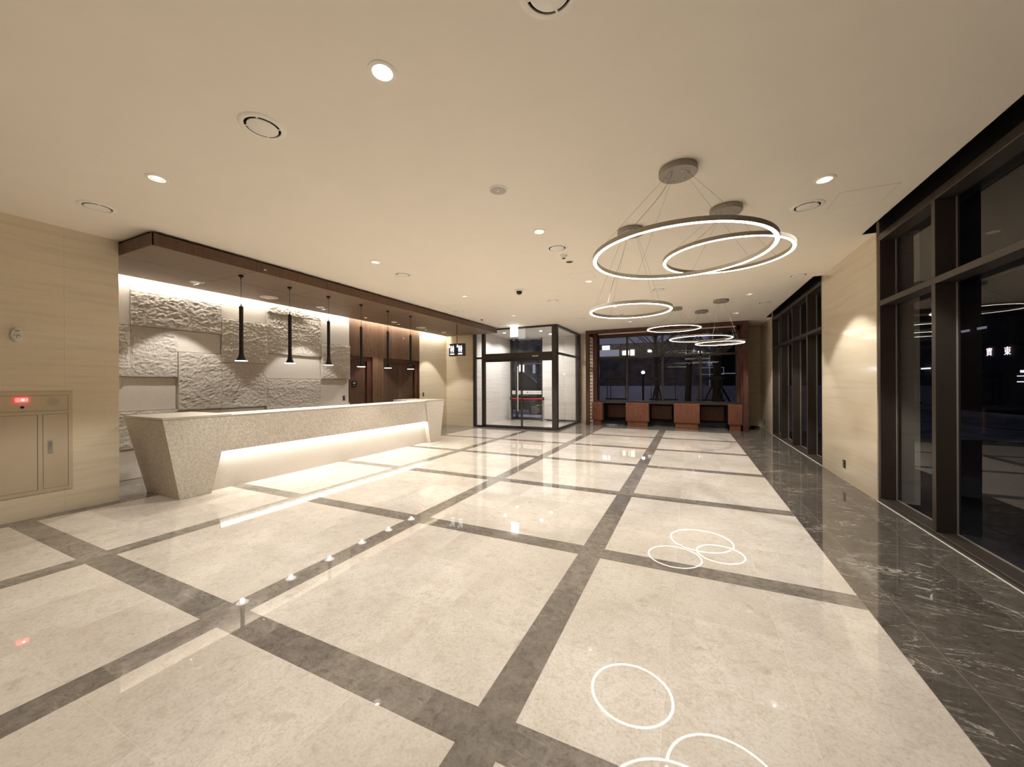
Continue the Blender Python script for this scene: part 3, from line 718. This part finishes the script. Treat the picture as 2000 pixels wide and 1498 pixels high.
bm = nb(); lathe(bm, [(.055, 0), (.074, .005), (.055, .006), (.055, 0)], n=28); obj('trim_ring', bm, 'white_metal', t, True, local=True)
bm = nb(); lathe(bm, [(.054, .001), (.045, .004), (0, .005)], n=28); obj('plate', bm, 'grey_metal', t, True, local=True)
def dome(x, y, s, label):
    t = thing('dome_camera', label, 'security camera', (x, y, H - .09 * s))
    bm = nb(); lathe(bm, [(.085 * s, .089 * s), (.08 * s, .07 * s), (.05 * s, .06 * s), (0, .06 * s)], n=28); obj('mounting_plate', bm, 'white_metal', t, True, local=True)
    bm = nb(); lathe(bm, [(.052 * s, .06 * s)] + [(.052 * s * math.cos(a * PI / 12), .045 * s - .045 * s * math.sin(a * PI / 12)) for a in range(0, 7)], n=24); obj('dome', bm, 'black_plastic', t, True, local=True)
dome(-3.196, 7.108, 1.15, 'black dome security camera on a white plate, middle of the ceiling')
dome(-5.648, 9.817, .55, 'tiny black dome camera on the ceiling near the far end of the wood soffit')
# access hatches
for nm, x0, x1, y0, y1, lab in (('access_hatch', -1.965, -1.545, 6.48, 6.89, 'square paint-coloured access hatch in the ceiling left of the largest ring light'),
                               ('access_hatch', 1.395, 1.86, 4.93, 5.35, 'square access hatch in the ceiling beside the near windows and an air vent')):
    t = thing(nm, lab, 'access hatch', ((x0 + x1) / 2, (y0 + y1) / 2, H - .003))
    obj('panel', bbx(x0 + .004, x1 - .004, y0 + .004, y1 - .004, H - .0015, H - .0005), 'ceiling_paint', t)
    bm = nb(); [box(bm, *q) for q in ((x0, x0 + .003, y0, y1, H - .001, H), (x1 - .003, x1, y0, y1, H - .001, H), (x0, x1, y0, y0 + .003, H - .001, H), (x0, x1, y1 - .003, y1, H - .001, H))]
    obj('seam', bm, 'grill_grey', t)

# ------------------------------------------------------------------ ring lights
def ring_light(cx, cy, z, R, can, phase, label, n=120, wd=.019):
    t = thing('ring_pendant', label, 'ceiling light', (cx, cy, z), 'large glowing ring lights hung on thin wires')
    bm = nb(); ro, ri = R + wd, R - wd
    lathe(bm, [(ri, .003), (ri, .038), (ro, .038), (ro, .003), (ro - .003, 0), (ro - .003, .004), (ri + .003, .004), (ri + .003, 0), (ri, .003)], n=n); obj('ring_frame', bm, 'ring_metal', t, True, local=True)
    bm = nb(); lathe(bm, [(ro - .003, .001), (ro - .008, -.004), (ri + .008, -.004), (ri + .003, .001), (ro - .003, .001)], n=n); obj('glowing_diffuser', bm, 'ring_glow', t, True, local=True)
    kx, ky = can; kz = H - .055
    dx, dy, dz = kx - cx, ky - cy, kz - z
    bm = nb(); lathe(bm, [(0, .054), (.160, .054), (.163, .050), (.163, .004), (.160, 0), (0, 0)], dx, dy, dz, 48); cn = obj('canopy', bm, 'grey_metal', t, True, local=True)
    for k in range(6):
        a = phase + k * PI / 3 + .3; px, py = dx + .095 * math.cos(a), dy + .095 * math.sin(a)
        bm = nb(); lathe(bm, [(0, 0), (.006, 0), (.006, -.014), (.003, -.026), (0, -.026)], px, py, dz, 10); obj('cable_grip', bm, 'chrome', cn, True, local=True)
    for k in range(4):
        a = phase + k * PI / 2; px, py = dx + .095 * math.cos(a), dy + .095 * math.sin(a)
        bm = nb(); tube(bm, [(px, py, dz), (R * math.cos(a), R * math.sin(a), .036)], .0011, 5); obj('wire', bm, 'wire_steel', t, local=True)
    a = phase + .45 + PI; pts = []
    p0 = Vector((dx + .08 * math.cos(a), dy + .08 * math.sin(a), dz)); p1 = Vector((R * math.cos(a), R * math.sin(a), .036))
    for i in range(13):
        u = i / 12; p = p0.lerp(p1, u); p.z -= .05 * math.sin(PI * u); p.x += .012 * math.sin(7 * u); pts.append(p)
    bm = nb(); tube(bm, pts, .0019, 6); obj('power_cord', bm, 'wire_steel', t, local=True)
    l = bpy.data.lights.new('ring_light', 'POINT')
    bpy.data.lights.remove(l)
    return t
ring_light(-.10, 3.86, 2.738, .763, (-.094, 3.73), .62, 'largest nearest glowing ring, its left half hanging free under the biggest round canopy')
ring_light(.352, 4.80, 2.943, .622, (.364, 4.80), .55, 'glowing ring overlapping behind the right side of the largest ring')
ring_light(-.708, 5.08, 2.479, .497, (-.675, 4.96), .7, 'glowing ring hanging lowest and left below the largest ring, before the glass entrance')
ring_light(-.388, 10.60, 2.946, .630, (-.34, 10.60), .5, 'far glowing ring, highest of the far three, before the wood window frame')
ring_light(.250, 11.45, 2.742, .763, (.278, 11.37), .6, 'far glowing ring, widest of the far three, behind the lowest one')
ring_light(.620, 10.06, 2.470, .498, (.656, 10.09), .75, 'far glowing ring, lowest and rightmost of the far three')

# ------------------------------------------------------------------ black pendants above the desk
names = ['nearest black trumpet pendant above the desk, first from the left', 'second black trumpet pendant from the left, before a smooth stone slab',
         'third black trumpet pendant from the left, before the last stone slabs', 'fourth black trumpet pendant, before the first wood door',
         'fifth black trumpet pendant, left one before the double wood door', 'sixth and farthest black trumpet pendant, beside the cream wall']
def pendant(x, y, label):
    t = thing('trumpet_pendant', label, 'pendant lamp', (x, y, 1.92), 'black trumpet pendants above the desk')
    bm = nb(); lathe(bm, [(0, 1.379), (.036, 1.379), (.036, 1.352), (.012, 1.348), (.010, 1.325), (0, 1.325)], n=24); obj('canopy', bm, 'black_metal', t, True, local=True)
    bm = nb(); tube(bm, [(0, 0, .90), (0, 0, 1.33)], .0035, 8); obj('rod', bm, 'black_metal', t, True, local=True)
    bm = nb(); lathe(bm, [(0, .915), (.008, .912), (.010, .885), (.029, .883), (.030, .878), (.030, .16), (.034, .12), (.043, .08), (.056, .045), (.070, .022), (.070, .018), (0, .018)], n=28); obj('lamp_shade', bm, 'black_metal', t, True, local=True)
    bm = nb(); lathe(bm, [(0, .017), (.082, .017), (.086, .013), (.086, .010), (.082, .007), (0, .007)], n=32); obj('glowing_disc', bm, 'pendant_glow', t, True, local=True)
    spot('lamp_light', (x, y, 1.905), K_PEND, math.radians(150), WARM2, t, .8, .03)
    return t
p0 = pendant(-6.49, 3.585, names[0])
for (x, y), nm in zip(((-6.50, 4.40), (-6.505, 5.205), (-6.53, 6.05), (-6.52, 6.845), (-6.51, 7.64)), names[1:]):
    c_ = copy_tree(p0); c_.location = (x, y, 1.92); c_['label'] = nm

# ------------------------------------------------------------------ reception desk
def desk():
    t = thing('reception_desk', 'long grey granite reception desk with slanted end blocks and a glowing underside', 'reception desk', (-6.6, 5.5, 0))
    def end_block(nm, yt0, yt1, yb0, yb1):
        bm = nb(); zt = 1.085
        top = [(-7.30, yt0), (-7.30, yt1), (-6.205, yt1), (-6.205, yt0)]
        bot = [(-7.14, yb0), (-7.14, yb1), (-6.30 + .0, yb1), (-6.30, yb0)]
        bot = [(-7.12, yb0), (-7.12, yb1), (-6.215, yb1), (-6.215, yb0)]
        T = [bm.verts.new((x, y, zt)) for x, y in top]; B = [bm.verts.new((x, y, 0)) for x, y in bot]
        bm.faces.new(T); bm.faces.new(B[::-1])
        for i in range(4): bm.faces.new((B[i], B[(i + 1) % 4], T[(i + 1) % 4], T[i]))
        bevel(bm, .006, 2); return obj(nm, bm, 'granite', t)
    end_block('near_end_block', 2.475, 3.28, 2.655, 3.03)
    end_block('far_end_block', 7.86, 8.665, 8.05, 8.50)
    bm = nb(); box(bm, -7.305, -6.20, 2.47, 3.285, 1.085, 1.118); box(bm, -7.305, -6.20, 7.855, 8.67, 1.088, 1.125); obj('end_top', bevel(bm, .005, 2), 'stone_top', t)
    obj('front_panel', bevel(bbx(-6.36, -6.235, 3.15, 8.0, .565, 1.08), .003, 1), 'granite', t)
    obj('desk_top', bevel(bbx(-6.80, -6.228, 3.285, 7.855, 1.08, 1.103), .004, 1), 'stone_top', t)
    obj('lower_panel', bbx(-6.62, -6.33, 2.98, 8.16, 0, .58), 'granite_light', t)
    obj('light_strip', bbx(-6.328, -6.300, 3.14, 7.98, .553, .562), 'desk_led', t)
    obj('work_shelf', bbx(-7.10, -6.62, 3.20, 7.9, .72, .75), 'walnut_fascia', t)
desk()
l = bpy.data.lights.new('desk_strip_light', 'AREA'); l.shape = 'RECTANGLE'; l.size = .025; l.size_y = 4.8; l.energy = 38; l.color = (1, .96, .90)
o = bpy.data.objects.new('desk_strip_light', l); C.objects.link(o); o.location = (-6.314, 5.56, .550)

# ------------------------------------------------------------------ wall cabinet with alarm, left wall
def wall_cab():
    X = -6.95
    t = thing('hydrant_cabinet', 'flush beige metal fire hydrant cabinet with two doors set in the left wall', 'wall cabinet', (X, 1.3, .28))
    bm = nb(); y0, y1, z0, z1 = .60, 1.885, .278, 1.478
    for q in ((y0, y1, z0, z0 + .042), (y0, y1, z1 - .045, z1), (y0, y0 + .04, z0 + .042, z1 - .045), (y1 - .036, y1, z0 + .042, z1 - .045), (y0 + .04, y1 - .036, 1.207, 1.247), (1.608, 1.645, z0 + .042, 1.207)): box(bm, X, X + .012, *q[:2], *q[2:])
    obj('frame', bm, 'door_paint', t)
    obj('gap_back', bbx(X + .0005, X + .002, y0 + .02, y1 - .02, z0 + .02, z1 - .02), 'gap_dark', t)
    ap = obj('alarm_panel', bbx(X + .002, X + .010, y0 + .043, 1.846, 1.250, 1.430), 'door_paint', t)
    obj('door', bbx(X + .002, X + .010, y0 + .043, 1.604, .323, 1.204), 'door_paint', t)
    dr = obj('door', bbx(X + .002, X + .010, 1.649, 1.846, .323, 1.204), 'door_paint', t)
    bm = nb(); box(bm, X + .010, X + .013, 1.683, 1.722, .735, .895); obj('handle_plate', bevel(bm, .001, 1), 'grey_metal', dr)
    bm = nb(); box(bm, X + .013, X + .017, 1.691, 1.714, .79, .875); obj('latch', bm, 'chrome', dr)
    bm = nb(); box(bm, X + .010, X + .034, 1.440, 1.535, 1.362, 1.410); bevel(bm, .012, 3); obj('alarm_lamp', bm, 'red_led', ap, True)
    bm = nb(); lathe(bm, [(0, 0), (.010, 0), (.010, .003), (0, .003)], X + .034, 1.495, 1.387, 14, 'X'); obj('lamp_core', bm, 'red_core', ap)
    bm = nb(); lathe(bm, [(0, .014), (.012, .014), (.014, .010), (.015, 0)], X + .010, 1.495, 1.300, 20, 'X'); obj('call_button', bm, 'black_plastic', ap)
    bm = nb()
    for k in range(16):
        for r in (.012, .022, .032, .042, .052):
            a = k * PI / 8 + (.1 if int(r * 1000) % 20 == 2 else 0); yy, zz = 1.725 + r * math.cos(a), 1.352 + r * math.sin(a)
            if r < .02 and k % 2: continue
            box(bm, X + .0095, X + .0106, yy - .002, yy + .002, zz - .002, zz + .002)
    obj('speaker_holes', bm, 'gap_dark', ap)
wall_cab()
t = thing('wall_detector', 'small round white detector with a wing-shaped cover high on the left wall', 'detector', (-6.95, 1.458, 2.05))
def ell(bm, prof, cy, cz, ry, rz, X, n=36):
    rings = []
    for r, x in prof: rings.append([bm.verts.new((X + x, cy + ry * r * math.cos(2 * PI * i / n), cz + rz * r * math.sin(2 * PI * i / n))) for i in range(n)])
    for a, b_ in zip(rings, rings[1:]):
        for i in range(n): bm.faces.new((a[i], a[(i + 1) % n], b_[(i + 1) % n], b_[i]))
    bm.faces.new(rings[-1])
bm = nb(); ell(bm, [(1, 0), (1, .018), (.93, .028), (.80, .031)], 1.458, 2.124, .045, .083, -6.95); obj('body', bm, 'frost', t, True)
bm = nb(); ell(bm, [(.80, .0), (.80, .034), (.70, .040)], 1.458, 2.106, .042, .063, -6.95); obj('cover', bm, 'frost', t, True)
bm = nb(); box(bm, -6.92, -6.913, 1.440, 1.475, 2.172, 2.180)
for a, b_ in (((1.430, 2.118), (1.458, 2.128)), ((1.458, 2.128), (1.488, 2.112)), ((1.458, 2.128), (1.448, 2.088)), ((1.458, 2.128), (1.475, 2.132))):
    tube(bm, [(-6.909, a[0], a[1]), (-6.909, b_[0], b_[1])], .0022, 6)
obj('markings', bm, 'letter_grey', t)

# ------------------------------------------------------------------ outlets
def outlet(nm, label, x, y, z, w_, h_, side):
    t = thing(nm, label, 'socket', (x, y, z - h_ / 2))
    s_ = 1 if side == 'L' else -1
    bm = nb(); box(bm, min(x, x + s_ * .008), max(x, x + s_ * .008), y - w_ / 2, y + w_ / 2, z - h_ / 2, z + h_ / 2); obj('plate', bevel(bm, .002, 1), 'black_plastic', t)
    bm = nb()
    for zz in (z + h_ * .2, z - h_ * .2): lathe(bm, [(.013, 0), (.015, s_ * .003), (0, s_ * .003)], x + s_ * .008, y, zz, 16, 'X')
    obj('socket_ring', bm, 'grey_metal', t)
outlet('wall_outlet', 'black double socket on the smooth stone slab behind the desk', -8.30, 7.10, 1.186, .075, .125, 'L')
outlet('wall_outlet', 'black socket on the cream wall right of the double wood door', -8.30, 10.38, 1.19, .075, .13, 'L')
outlet('wall_outlet', 'black socket low on the cream stone pier between the windows', 2.19, 7.60, .262, .10, .125, 'R')
outlet('wall_outlet', 'black socket low on the far right wall by the window corner', 2.19, 14.72, .22, .12, .15, 'R')
t = thing('wall_detector', 'tiny white round sensor high on the wood plank wall', 'detector', (-8.30, 9.41, 3.0)); bm = nb(); lathe(bm, [(.018, 0), (.016, .012), (0, .012)], -8.30, 9.41, 3.01, 20, 'X'); obj('body', bm, 'frost', t, True)

# ------------------------------------------------------------------ hanging signs
def restroom_sign():
    x, y = -6.235, 9.37
    t = thing('restroom_sign', 'black hanging sign with glowing white restroom figures and down arrows', 'sign', (x, y, 2.37))
    bm = nb(); tube(bm, [(x, y, 2.73), (x, y, 3.30)], .010, 10); obj('hanging_rod', bm, 'black_metal', t, True)
    bm = nb(); tube(bm, [(x - .045, y, 2.98), (x + .02, y, 2.98)], .012, 8); obj('bracket', bm, 'grey_metal', t)
    bm = nb(); prism(bm, [(x - .275, y - .02), (x - .05, y - .055), (x + .27, y - .035), (x + .27, y + .04), (x - .275, y + .04)], 'Z', 2.37, 2.735); obj('sign_box', bevel(bm, .004, 1), 'black_plastic', t)
    for cx, nm in ((-.145, 'pictogram'), (.135, 'pictogram')):
        bm = nb(); yy = y - .062 if cx < 0 else y - .062
        def q(a, b_, c0, d): box(bm, x + a, x + b_, yy, yy + .004, c0, d)
        ax = x + cx - .085; prism(bm, [(ax - .035, 2.655), (ax, 2.608), (ax + .035, 2.655), (ax + .012, 2.655), (ax + .012, 2.70), (ax - .012, 2.70), (ax - .012, 2.655)], 'Y', yy, yy + .004)
        for k, fx in enumerate((cx - .025, cx + .045)):
            lathe(bm, [(0, 0), (.02, 0), (.02, .004), (0, .004)], x + fx, yy, 2.655, 14, 'Y')
            if k: q(fx - .028, fx + .028, 2.545, 2.628); q(fx - .018, fx - .003, 2.478, 2.545); q(fx + .003, fx + .018, 2.478, 2.545)
            else: prism(bm, [(x + fx - .016, 2.628), (x + fx + .016, 2.628), (x + fx + .034, 2.53), (x + fx - .034, 2.53)], 'Y', yy, yy + .004); q(fx - .014, fx - .002, 2.478, 2.53); q(fx + .002, fx + .014, 2.478, 2.53)
        q(cx - .06, cx + .08, 2.410, 2.445)
        obj(nm, bm, 'sign_glow', t)
restroom_sign()
t = thing('exit_sign', 'glowing white exit sign box hanging before the glass entrance', 'sign', (-5.35, 11.45, 3.13))
obj('light_box', bevel(bbx(-5.48, -5.215, 11.43, 11.49, 3.12, 3.45), .006, 2), 'exit_glow', t)
obj('hanger', bbx(-5.36, -5.34, 11.45, 11.47, 3.45, 3.489), 'white_metal', t)
bm = nb(); y = 11.427
def ex(a, b_, c0, d): box(bm, -5.3475 + a, -5.3475 + b_, y, y + .003, 3.16 + c0, 3.16 + d)
ex(-.09, -.08, 0, .25); ex(.08, .09, 0, .25); ex(-.09, .09, .24, .25); ex(-.09, .09, 0, .01)
lathe(bm, [(0, 0), (.02, 0), (.02, .003), (0, .003)], -5.335, y, 3.355, 14, 'Y')
for a in (((-.01, .17), (.01, .09)), ((.01, .09), (.05, .03)), ((.0, .09), (-.05, .05)), ((-.01, .16), (-.05, .12)), ((0, .16), (.04, .12))):
    tube(bm, [(-5.3475 + a[0][0], y + .002, 3.16 + a[0][1]), (-5.3475 + a[1][0], y + .002, 3.16 + a[1][1])], .009, 6)
obj('pictogram', bm, 'exit_dim', t)

# ------------------------------------------------------------------ vestibule lights and stanchions
for x, y, lab in ((-6.36, 12.75, 'bright ceiling lamp inside the glass entrance, left front one'), (-4.93, 12.87, 'bright ceiling lamp inside the glass entrance, right front one'),
                  (-4.90, 13.83, 'starry bright ceiling lamp inside the glass entrance beside the corner post'), (-6.36, 13.85, 'bright ceiling lamp inside the glass entrance, left rear one')):
    t = thing('entrance_lamp', lab, 'downlight', (x, y, H - .03), 'round ceiling lamps inside the entrance')
    bm = nb(); lathe(bm, [(.05, .002), (.062, .004), (.064, .017), (.05, .017)], n=28); obj('trim_ring', bm, 'white_metal', t, True, local=True)
    bm = nb(); lathe(bm, [(0, 0), (.05, .004), (.05, .012)], n=28); obj('lamp', bm, 'vest_lamp', t, True, local=True)
    spot('lamp_light', (x, y, H - .035), K_VEST, math.radians(150), NEUT, t, .6, .04)
def stanchion(x, y, label, belt=None):
    t = thing('queue_post', label, 'queue post', (x, y, 0), 'chrome queue posts with a red belt')
    bm = nb(); lathe(bm, [(0, 0), (.165, 0), (.165, .012), (.10, .03), (.03, .055), (.028, .07), (0, .07)], n=32); obj('base', bm, 'chrome', t, True, local=True)
    bm = nb(); lathe(bm, [(.026, .06), (.026, .78), (.034, .78), (.034, .81), (.026, .81), (.026, .87), (0, .87)], n=20); obj('pole', bm, 'chrome', t, True, local=True)
    bm = nb(); lathe(bm, [(.034, .86), (.034, .97), (.028, .98), (0, .98)], n=20); obj('belt_head', bm, 'black_plastic', t, True, local=True)
    if belt:
        bm = nb(); n = 12
        P = [(Vector((0, -.01, .925)).lerp(Vector((belt[0] - x - .036, belt[1] - y - .01, .925)), i / n)) for i in range(n + 1)]
        vs = []
        for i, p in enumerate(P):
            sag = .018 * math.sin(PI * i / n); vs.append([bm.verts.new((p.x, p.y + dy_, p.z - sag + dz_)) for dy_, dz_ in ((0, -.019), (0, .019), (.003, .019), (.003, -.019))])
        for a, b_ in zip(vs, vs[1:]):
            for k in range(4): bm.faces.new((a[k], a[(k + 1) % 4], b_[(k + 1) % 4], b_[k]))
        obj('belt', bm, 'red_belt', t, local=True)
stanchion(-6.92, 14.45, 'chrome queue post at the left end of the red belt', (-5.45, 14.50))
stanchion(-5.45, 14.50, 'chrome queue post at the right end of the red belt')

# loose cables under the far window
random.seed(8)
bm = nb(); pts = []
for i in range(60):
    a = i / 59 * 4 * PI; pts.append((-2.60 + (.20 + .02 * i / 59) * math.cos(a), 14.02 + .10 * math.sin(a * 1.02), .008 + .0006 * i))
tube(bm, pts, .006, 6); o = obj('cable_coil', bm, 'pale_cable', None, True); tag(o, 'pale loose cable coiled on the floor between cabinets under the far window', 'cable')
bm = nb(); tube(bm, [(-2.85, 14.35, .02), (-2.6, 14.42, .03), (-2.35, 14.36, .015), (-2.2, 14.40, .01), (-2.15, 14.35, .12)], .01, 6)
o = obj('cable_bundle', bm, 'cable_rubber', None, True); tag(o, 'black loose cables lying behind the pale coil under the far window', 'cable')
bm = nb(); pts = []
for i in range(70):
    a = i / 69 * 5 * PI; pts.append((1.98 + .15 * math.cos(a) * (1 - i / 300), 15.12 + .13 * math.sin(a), .009 + .0008 * i))
tube(bm, pts, .008, 6); o = obj('cable_coil', bm, 'cable_rubber', None, True); tag(o, 'black cable coiled on the floor in the far right corner', 'cable')

# ------------------------------------------------------------------ outside, far side
bm = nb(); box(bm, -30, 26, 15.7, 60, -.30, -.15); o = obj('ground', bm, 'snow_ground'); o['kind'] = 'structure'
bm = nb(); box(bm, 2.7, 60, -30, 70, -.32, -.16); o = obj('street', bm, 'asphalt'); o['kind'] = 'structure'; o.name = 'ground_street'
o = obj('site_hoarding', bbx(-4.6, 6.0, 20.0, 20.08, -.15, 1.40), 'hoarding'); tag(o, 'long pale site fence outside beyond the far window', 'fence')
def tree(x, y, r, h, label, lean=0.0, props=()):
    t = thing('street_tree', label, 'tree', (x, y, -.15), 'propped bare trees outside the far window')
    bm = nb(); tube(bm, [(0, 0, 0), (lean * .3, 0, h * .3), (lean, 0, h * .7), (lean * 1.2, .1, h)], r, 12); obj('trunk', bm, 'bark', t, True, local=True)
    random.seed(int(abs(x) * 50))
    bm = nb()
    for k in range(26):
        z = h * (.5 + .5 * random.random()); a = random.random() * 2 * PI; L = .6 + random.random() * 1.2; lx = lean * z / h
        p0_ = Vector((lx, 0, z)); p1_ = p0_ + Vector((math.cos(a) * L * .6, math.sin(a) * L * .6, L * .5)); p2 = p1_ + Vector((math.cos(a + .5) * L * .5, math.sin(a + .5) * L * .4, L * .35))
        tube(bm, [p0_, p1_, p2], .022, 5); tube(bm, [p1_, p1_ + Vector((random.uniform(-.4, .4), random.uniform(-.4, .4), .5))], .012, 4)
    obj('branches', bm, 'bark', t, True, local=True)
    for dx in props:
        bm = nb(); tube(bm, [(dx, 0, 0), (dx * .15, 0, 1.62)], .035, 8); obj('prop', bm, 'bark', t, True, local=True)
tree(-.12, 18.0, .13, 5.0, 'bare tree outside, middle one behind the far window', .12)
tree(1.0, 18.2, .16, 5.4, 'thick propped tree outside, right part of the far window', .06, (-.85, -.3, .45, .95))
tree(-1.35, 18.0, .08, 4.6, 'slim propped tree outside, left of the middle window mullion', -.05, (-.35, .35))
for i, (x0, x1, lab) in enumerate(((-3.05, -2.2, 'dark steel frame outside behind the left pane of the far window'), (-1.40, -.42, 'dark steel frame outside behind the middle mullion of the far window'), (.20, 1.10, 'dark steel frame outside behind the right pane of the far window'))):
    t = thing('steel_frame', lab, 'steel frame', ((x0 + x1) / 2, 15.15, -.15), 'dark steel frames standing outside the far window')
    obj('top_bar', bbx(x0, x1, 15.08, 15.22, 1.66, 1.76), 'dark_frame', t); obj('bottom_bar', bbx(x0, x1, 15.08, 15.22, .90, .955), 'dark_frame', t)
    for x in (x0 + .06, x0 + .2, x1 - .08): obj('leg', bbx(x - .012, x + .012, 15.12, 15.15, -.15, 1.68), 'dark_frame', t)
# buildings far beyond
def building(x0, x1, y0, y1, h, mat, label, wins, glow='street_glow'):
    t = thing('distant_building', label, 'building', ((x0 + x1) / 2, (y0 + y1) / 2, -.15))
    obj('wall', bbx(x0, x1, y0, y1, -.15, h), mat, t)
    for (a, b_, c0, d, m) in wins:
        obj('window', bbx(a, b_, y0 - .05, y0 - .01, c0, d), m, t)
building(-7.5, 1.2, 30, 36, 4.6, 'dusk_wall', 'low grey building outside behind the left panes of the far window',
         [(-6.3, -5.7, 4.15, 4.5, 'street_glow'), (-4.75, -4.25, 3.7, 4.05, 'shop_glow'), (-4.15, -3.85, 3.65, 4.1, 'shop_glow'), (-6.5, -5.0, 3.55, 4.15, 'street_dim'), (-2.9, -2.6, 3.85, 4.05, 'street_glow'), (-.3, .3, 3.6, 3.95, 'street_dim'), (.5, .75, 3.6, 3.8, 'shop_glow')])
building(1.6, 9, 32, 38, 7, 'night_wall', 'dark building outside behind the right panes of the far window', [(2.1, 3.9, 2.2, 2.25, 'street_dim')])
t = thing('shop_board', 'dim shop board with pale characters seen through the right pane of the far window', 'sign', (1.35, 29.93, 2.1))
bm = nb(); [box(bm, *q) for q in ((.60, .62, 29.88, 29.985, 2.12, 2.62), (.60, 2.1, 29.88, 29.985, 2.12, 2.14), (.60, 2.1, 29.88, 29.985, 2.60, 2.62), (2.08, 2.1, 29.88, 29.985, 2.12, 2.62))]; obj('board_outline', bm, 'street_dim', t)
bm = text_bm('보보', .42, .01); bmesh.ops.translate(bm, verts=bm.verts, vec=(1.45, 29.9, 2.85)); obj('lettering', bm, 'street_dim', t)
# street lamps seen as points
def streetlamp(x, y, z, r, label, m='globe_glow'):
    t = thing('street_lamp', label, 'street lamp', (x, y, -.15)); bm = nb(); tube(bm, [(x, y, -.15), (x, y, z)], .05, 8); obj('pole', bm, 'night_wall', t)
    bm = nb(); bmesh.ops.create_uvsphere(bm, u_segments=14, v_segments=8, radius=r); bmesh.ops.translate(bm, verts=bm.verts, vec=(x, y, z)); obj('globe', bm, m, t, True)
streetlamp(-2.05, 19.0, 2.05, .075, 'round white street lamp outside behind the second pane of the far window')

# car outside the entrance
def car():
    t = thing('parked_car', 'dark parked car with a bright roof line outside the entrance door', 'car', (-8.7, 18.4, -.15))
    prof = [(-11.3, .35), (-11.3, 1.15), (-10.9, 1.30), (-10.3, 2.10), (-9.6, 2.30), (-8.3, 2.30), (-7.7, 2.22), (-7.2, 1.95), (-6.95, 1.55), (-6.3, 1.35), (-6.05, 1.0), (-6.05, .35)]
    bm = nb(); prism(bm, [(x, z - .15) for x, z in prof], 'Y', 17.7, 19.4); obj('body', bevel(bm, .06, 3), 'car_paint', t, True)
    bm = nb(); prism(bm, [(-10.2, 1.35), (-9.9, 1.95), (-8.3, 2.02), (-7.8, 1.95), (-7.35, 1.62), (-7.2, 1.35)], 'Y', 17.675, 17.70); obj('side_windows', bm, 'car_glass', t)
    bm = nb(); tube(bm, [(-9.9, 17.72, 2.12), (-9.2, 17.72, 2.21), (-8.3, 17.72, 2.20), (-7.75, 17.72, 2.12), (-7.3, 17.72, 1.88), (-7.0, 17.72, 1.58)], .022, 8); obj('roof_rail', bm, 'chrome', t, True)
    for x in (-10.2, -7.1):
        bm = nb(); lathe(bm, [(0, 0), (.34, 0), (.36, .04), (.36, .2), (0, .2)], x, 17.66, .21, 28, 'Y'); wh = obj('wheel', bm, 'cable_rubber', t, True)
        bm = nb(); lathe(bm, [(0, -.01), (.2, -.01), (.22, .0), (0, .01)], x, 17.655, .21, 20, 'Y'); obj('hub', bm, 'grey_metal', wh, True)
    bm = nb()
    for x0, x1, z0, z1 in ((-8.4, -7.9, .92, 1.0), (-7.8, -7.45, .92, 1.0), (-8.4, -7.1, .62, .66)): box(bm, x0, x1, 17.66, 17.70, z0, z1)
    obj('trim_strip', bm, 'grey_metal', t)
car()
o = obj('kerb', bbx(-14, -4.2, 16.9, 17.1, -.15, .02), 'hoarding'); tag(o, 'pale kerb stone outside the entrance before the parked car', 'kerb')
building(-16, -8.1, 26, 32, 6, 'dusk_wall', 'grey building outside the entrance behind the parked car', [(-11.7, -11.3, 2.1, 3.0, 'street_glow'), (-10.6, -10.4, 2.3, 3.0, 'street_dim'), (-9.8, -9.2, 2.7, 3.1, 'street_glow')])

# outside, right side
t = thing('distant_building', 'added black mass outside that hides the sky from the right-hand windows', 'building', (16, 20, -.15)); obj('wall', bbx(15.0, 17.0, -30, 70, -.15, 14), 'night_wall', t)  # added mass, shuts out the sky so the right panes stay black
obj('canopy', bbx(2.62, 15.0, -30, 66, 7.2, 7.4), 'night_wall', t)  # unseen cover, added to keep sky light off the right windows
t = thing('street_sign', 'glowing pinkish shop sign with two Chinese characters seen through the right window', 'sign', (14.6, 28.9, 2.8))
obj('sign_board', bbx(14.7, 14.9, 27.6, 30.5, 2.75, 3.45), 'night_wall', t)
bm = text_bm('東', .46, .01); bmesh.ops.rotate(bm, verts=bm.verts, matrix=Matrix.Rotation(-PI / 2, 3, 'Z')); bmesh.ops.translate(bm, verts=bm.verts, vec=(14.66, 28.25, 3.08)); obj('character', bm, 'pink_sign', t)
bm = text_bm('寶', .46, .01); bmesh.ops.rotate(bm, verts=bm.verts, matrix=Matrix.Rotation(-PI / 2, 3, 'Z')); bmesh.ops.translate(bm, verts=bm.verts, vec=(14.66, 29.55, 3.12)); obj('character', bm, 'pink_sign', t)
for i, (y0, y1, z0, z1, lab) in enumerate(((31.6, 32.2, 4.5, 4.62, 'left one of two blurred lights high outside the right window'), (30.2, 30.8, 4.5, 4.62, 'right one of two blurred lights high outside the right window'),
        (35.6, 36.6, 2.42, 2.52, 'white light strip outside behind the narrow window pane'), (27.1, 27.9, 1.79, 1.83, 'upper thin white light strip outside at the right edge'),
        (27.2, 27.9, 1.50, 1.55, 'lower thin white light strip outside at the right edge'), (27.55, 27.7, 1.98, 2.1, 'small round white lamp outside above the light strips at the right edge'))):
    o = obj('street_light_strip', bbx(14.8, 14.9, y0, y1, z0, z1), 'street_dim' if i < 2 else 'street_glow'); tag(o, lab, 'street light')
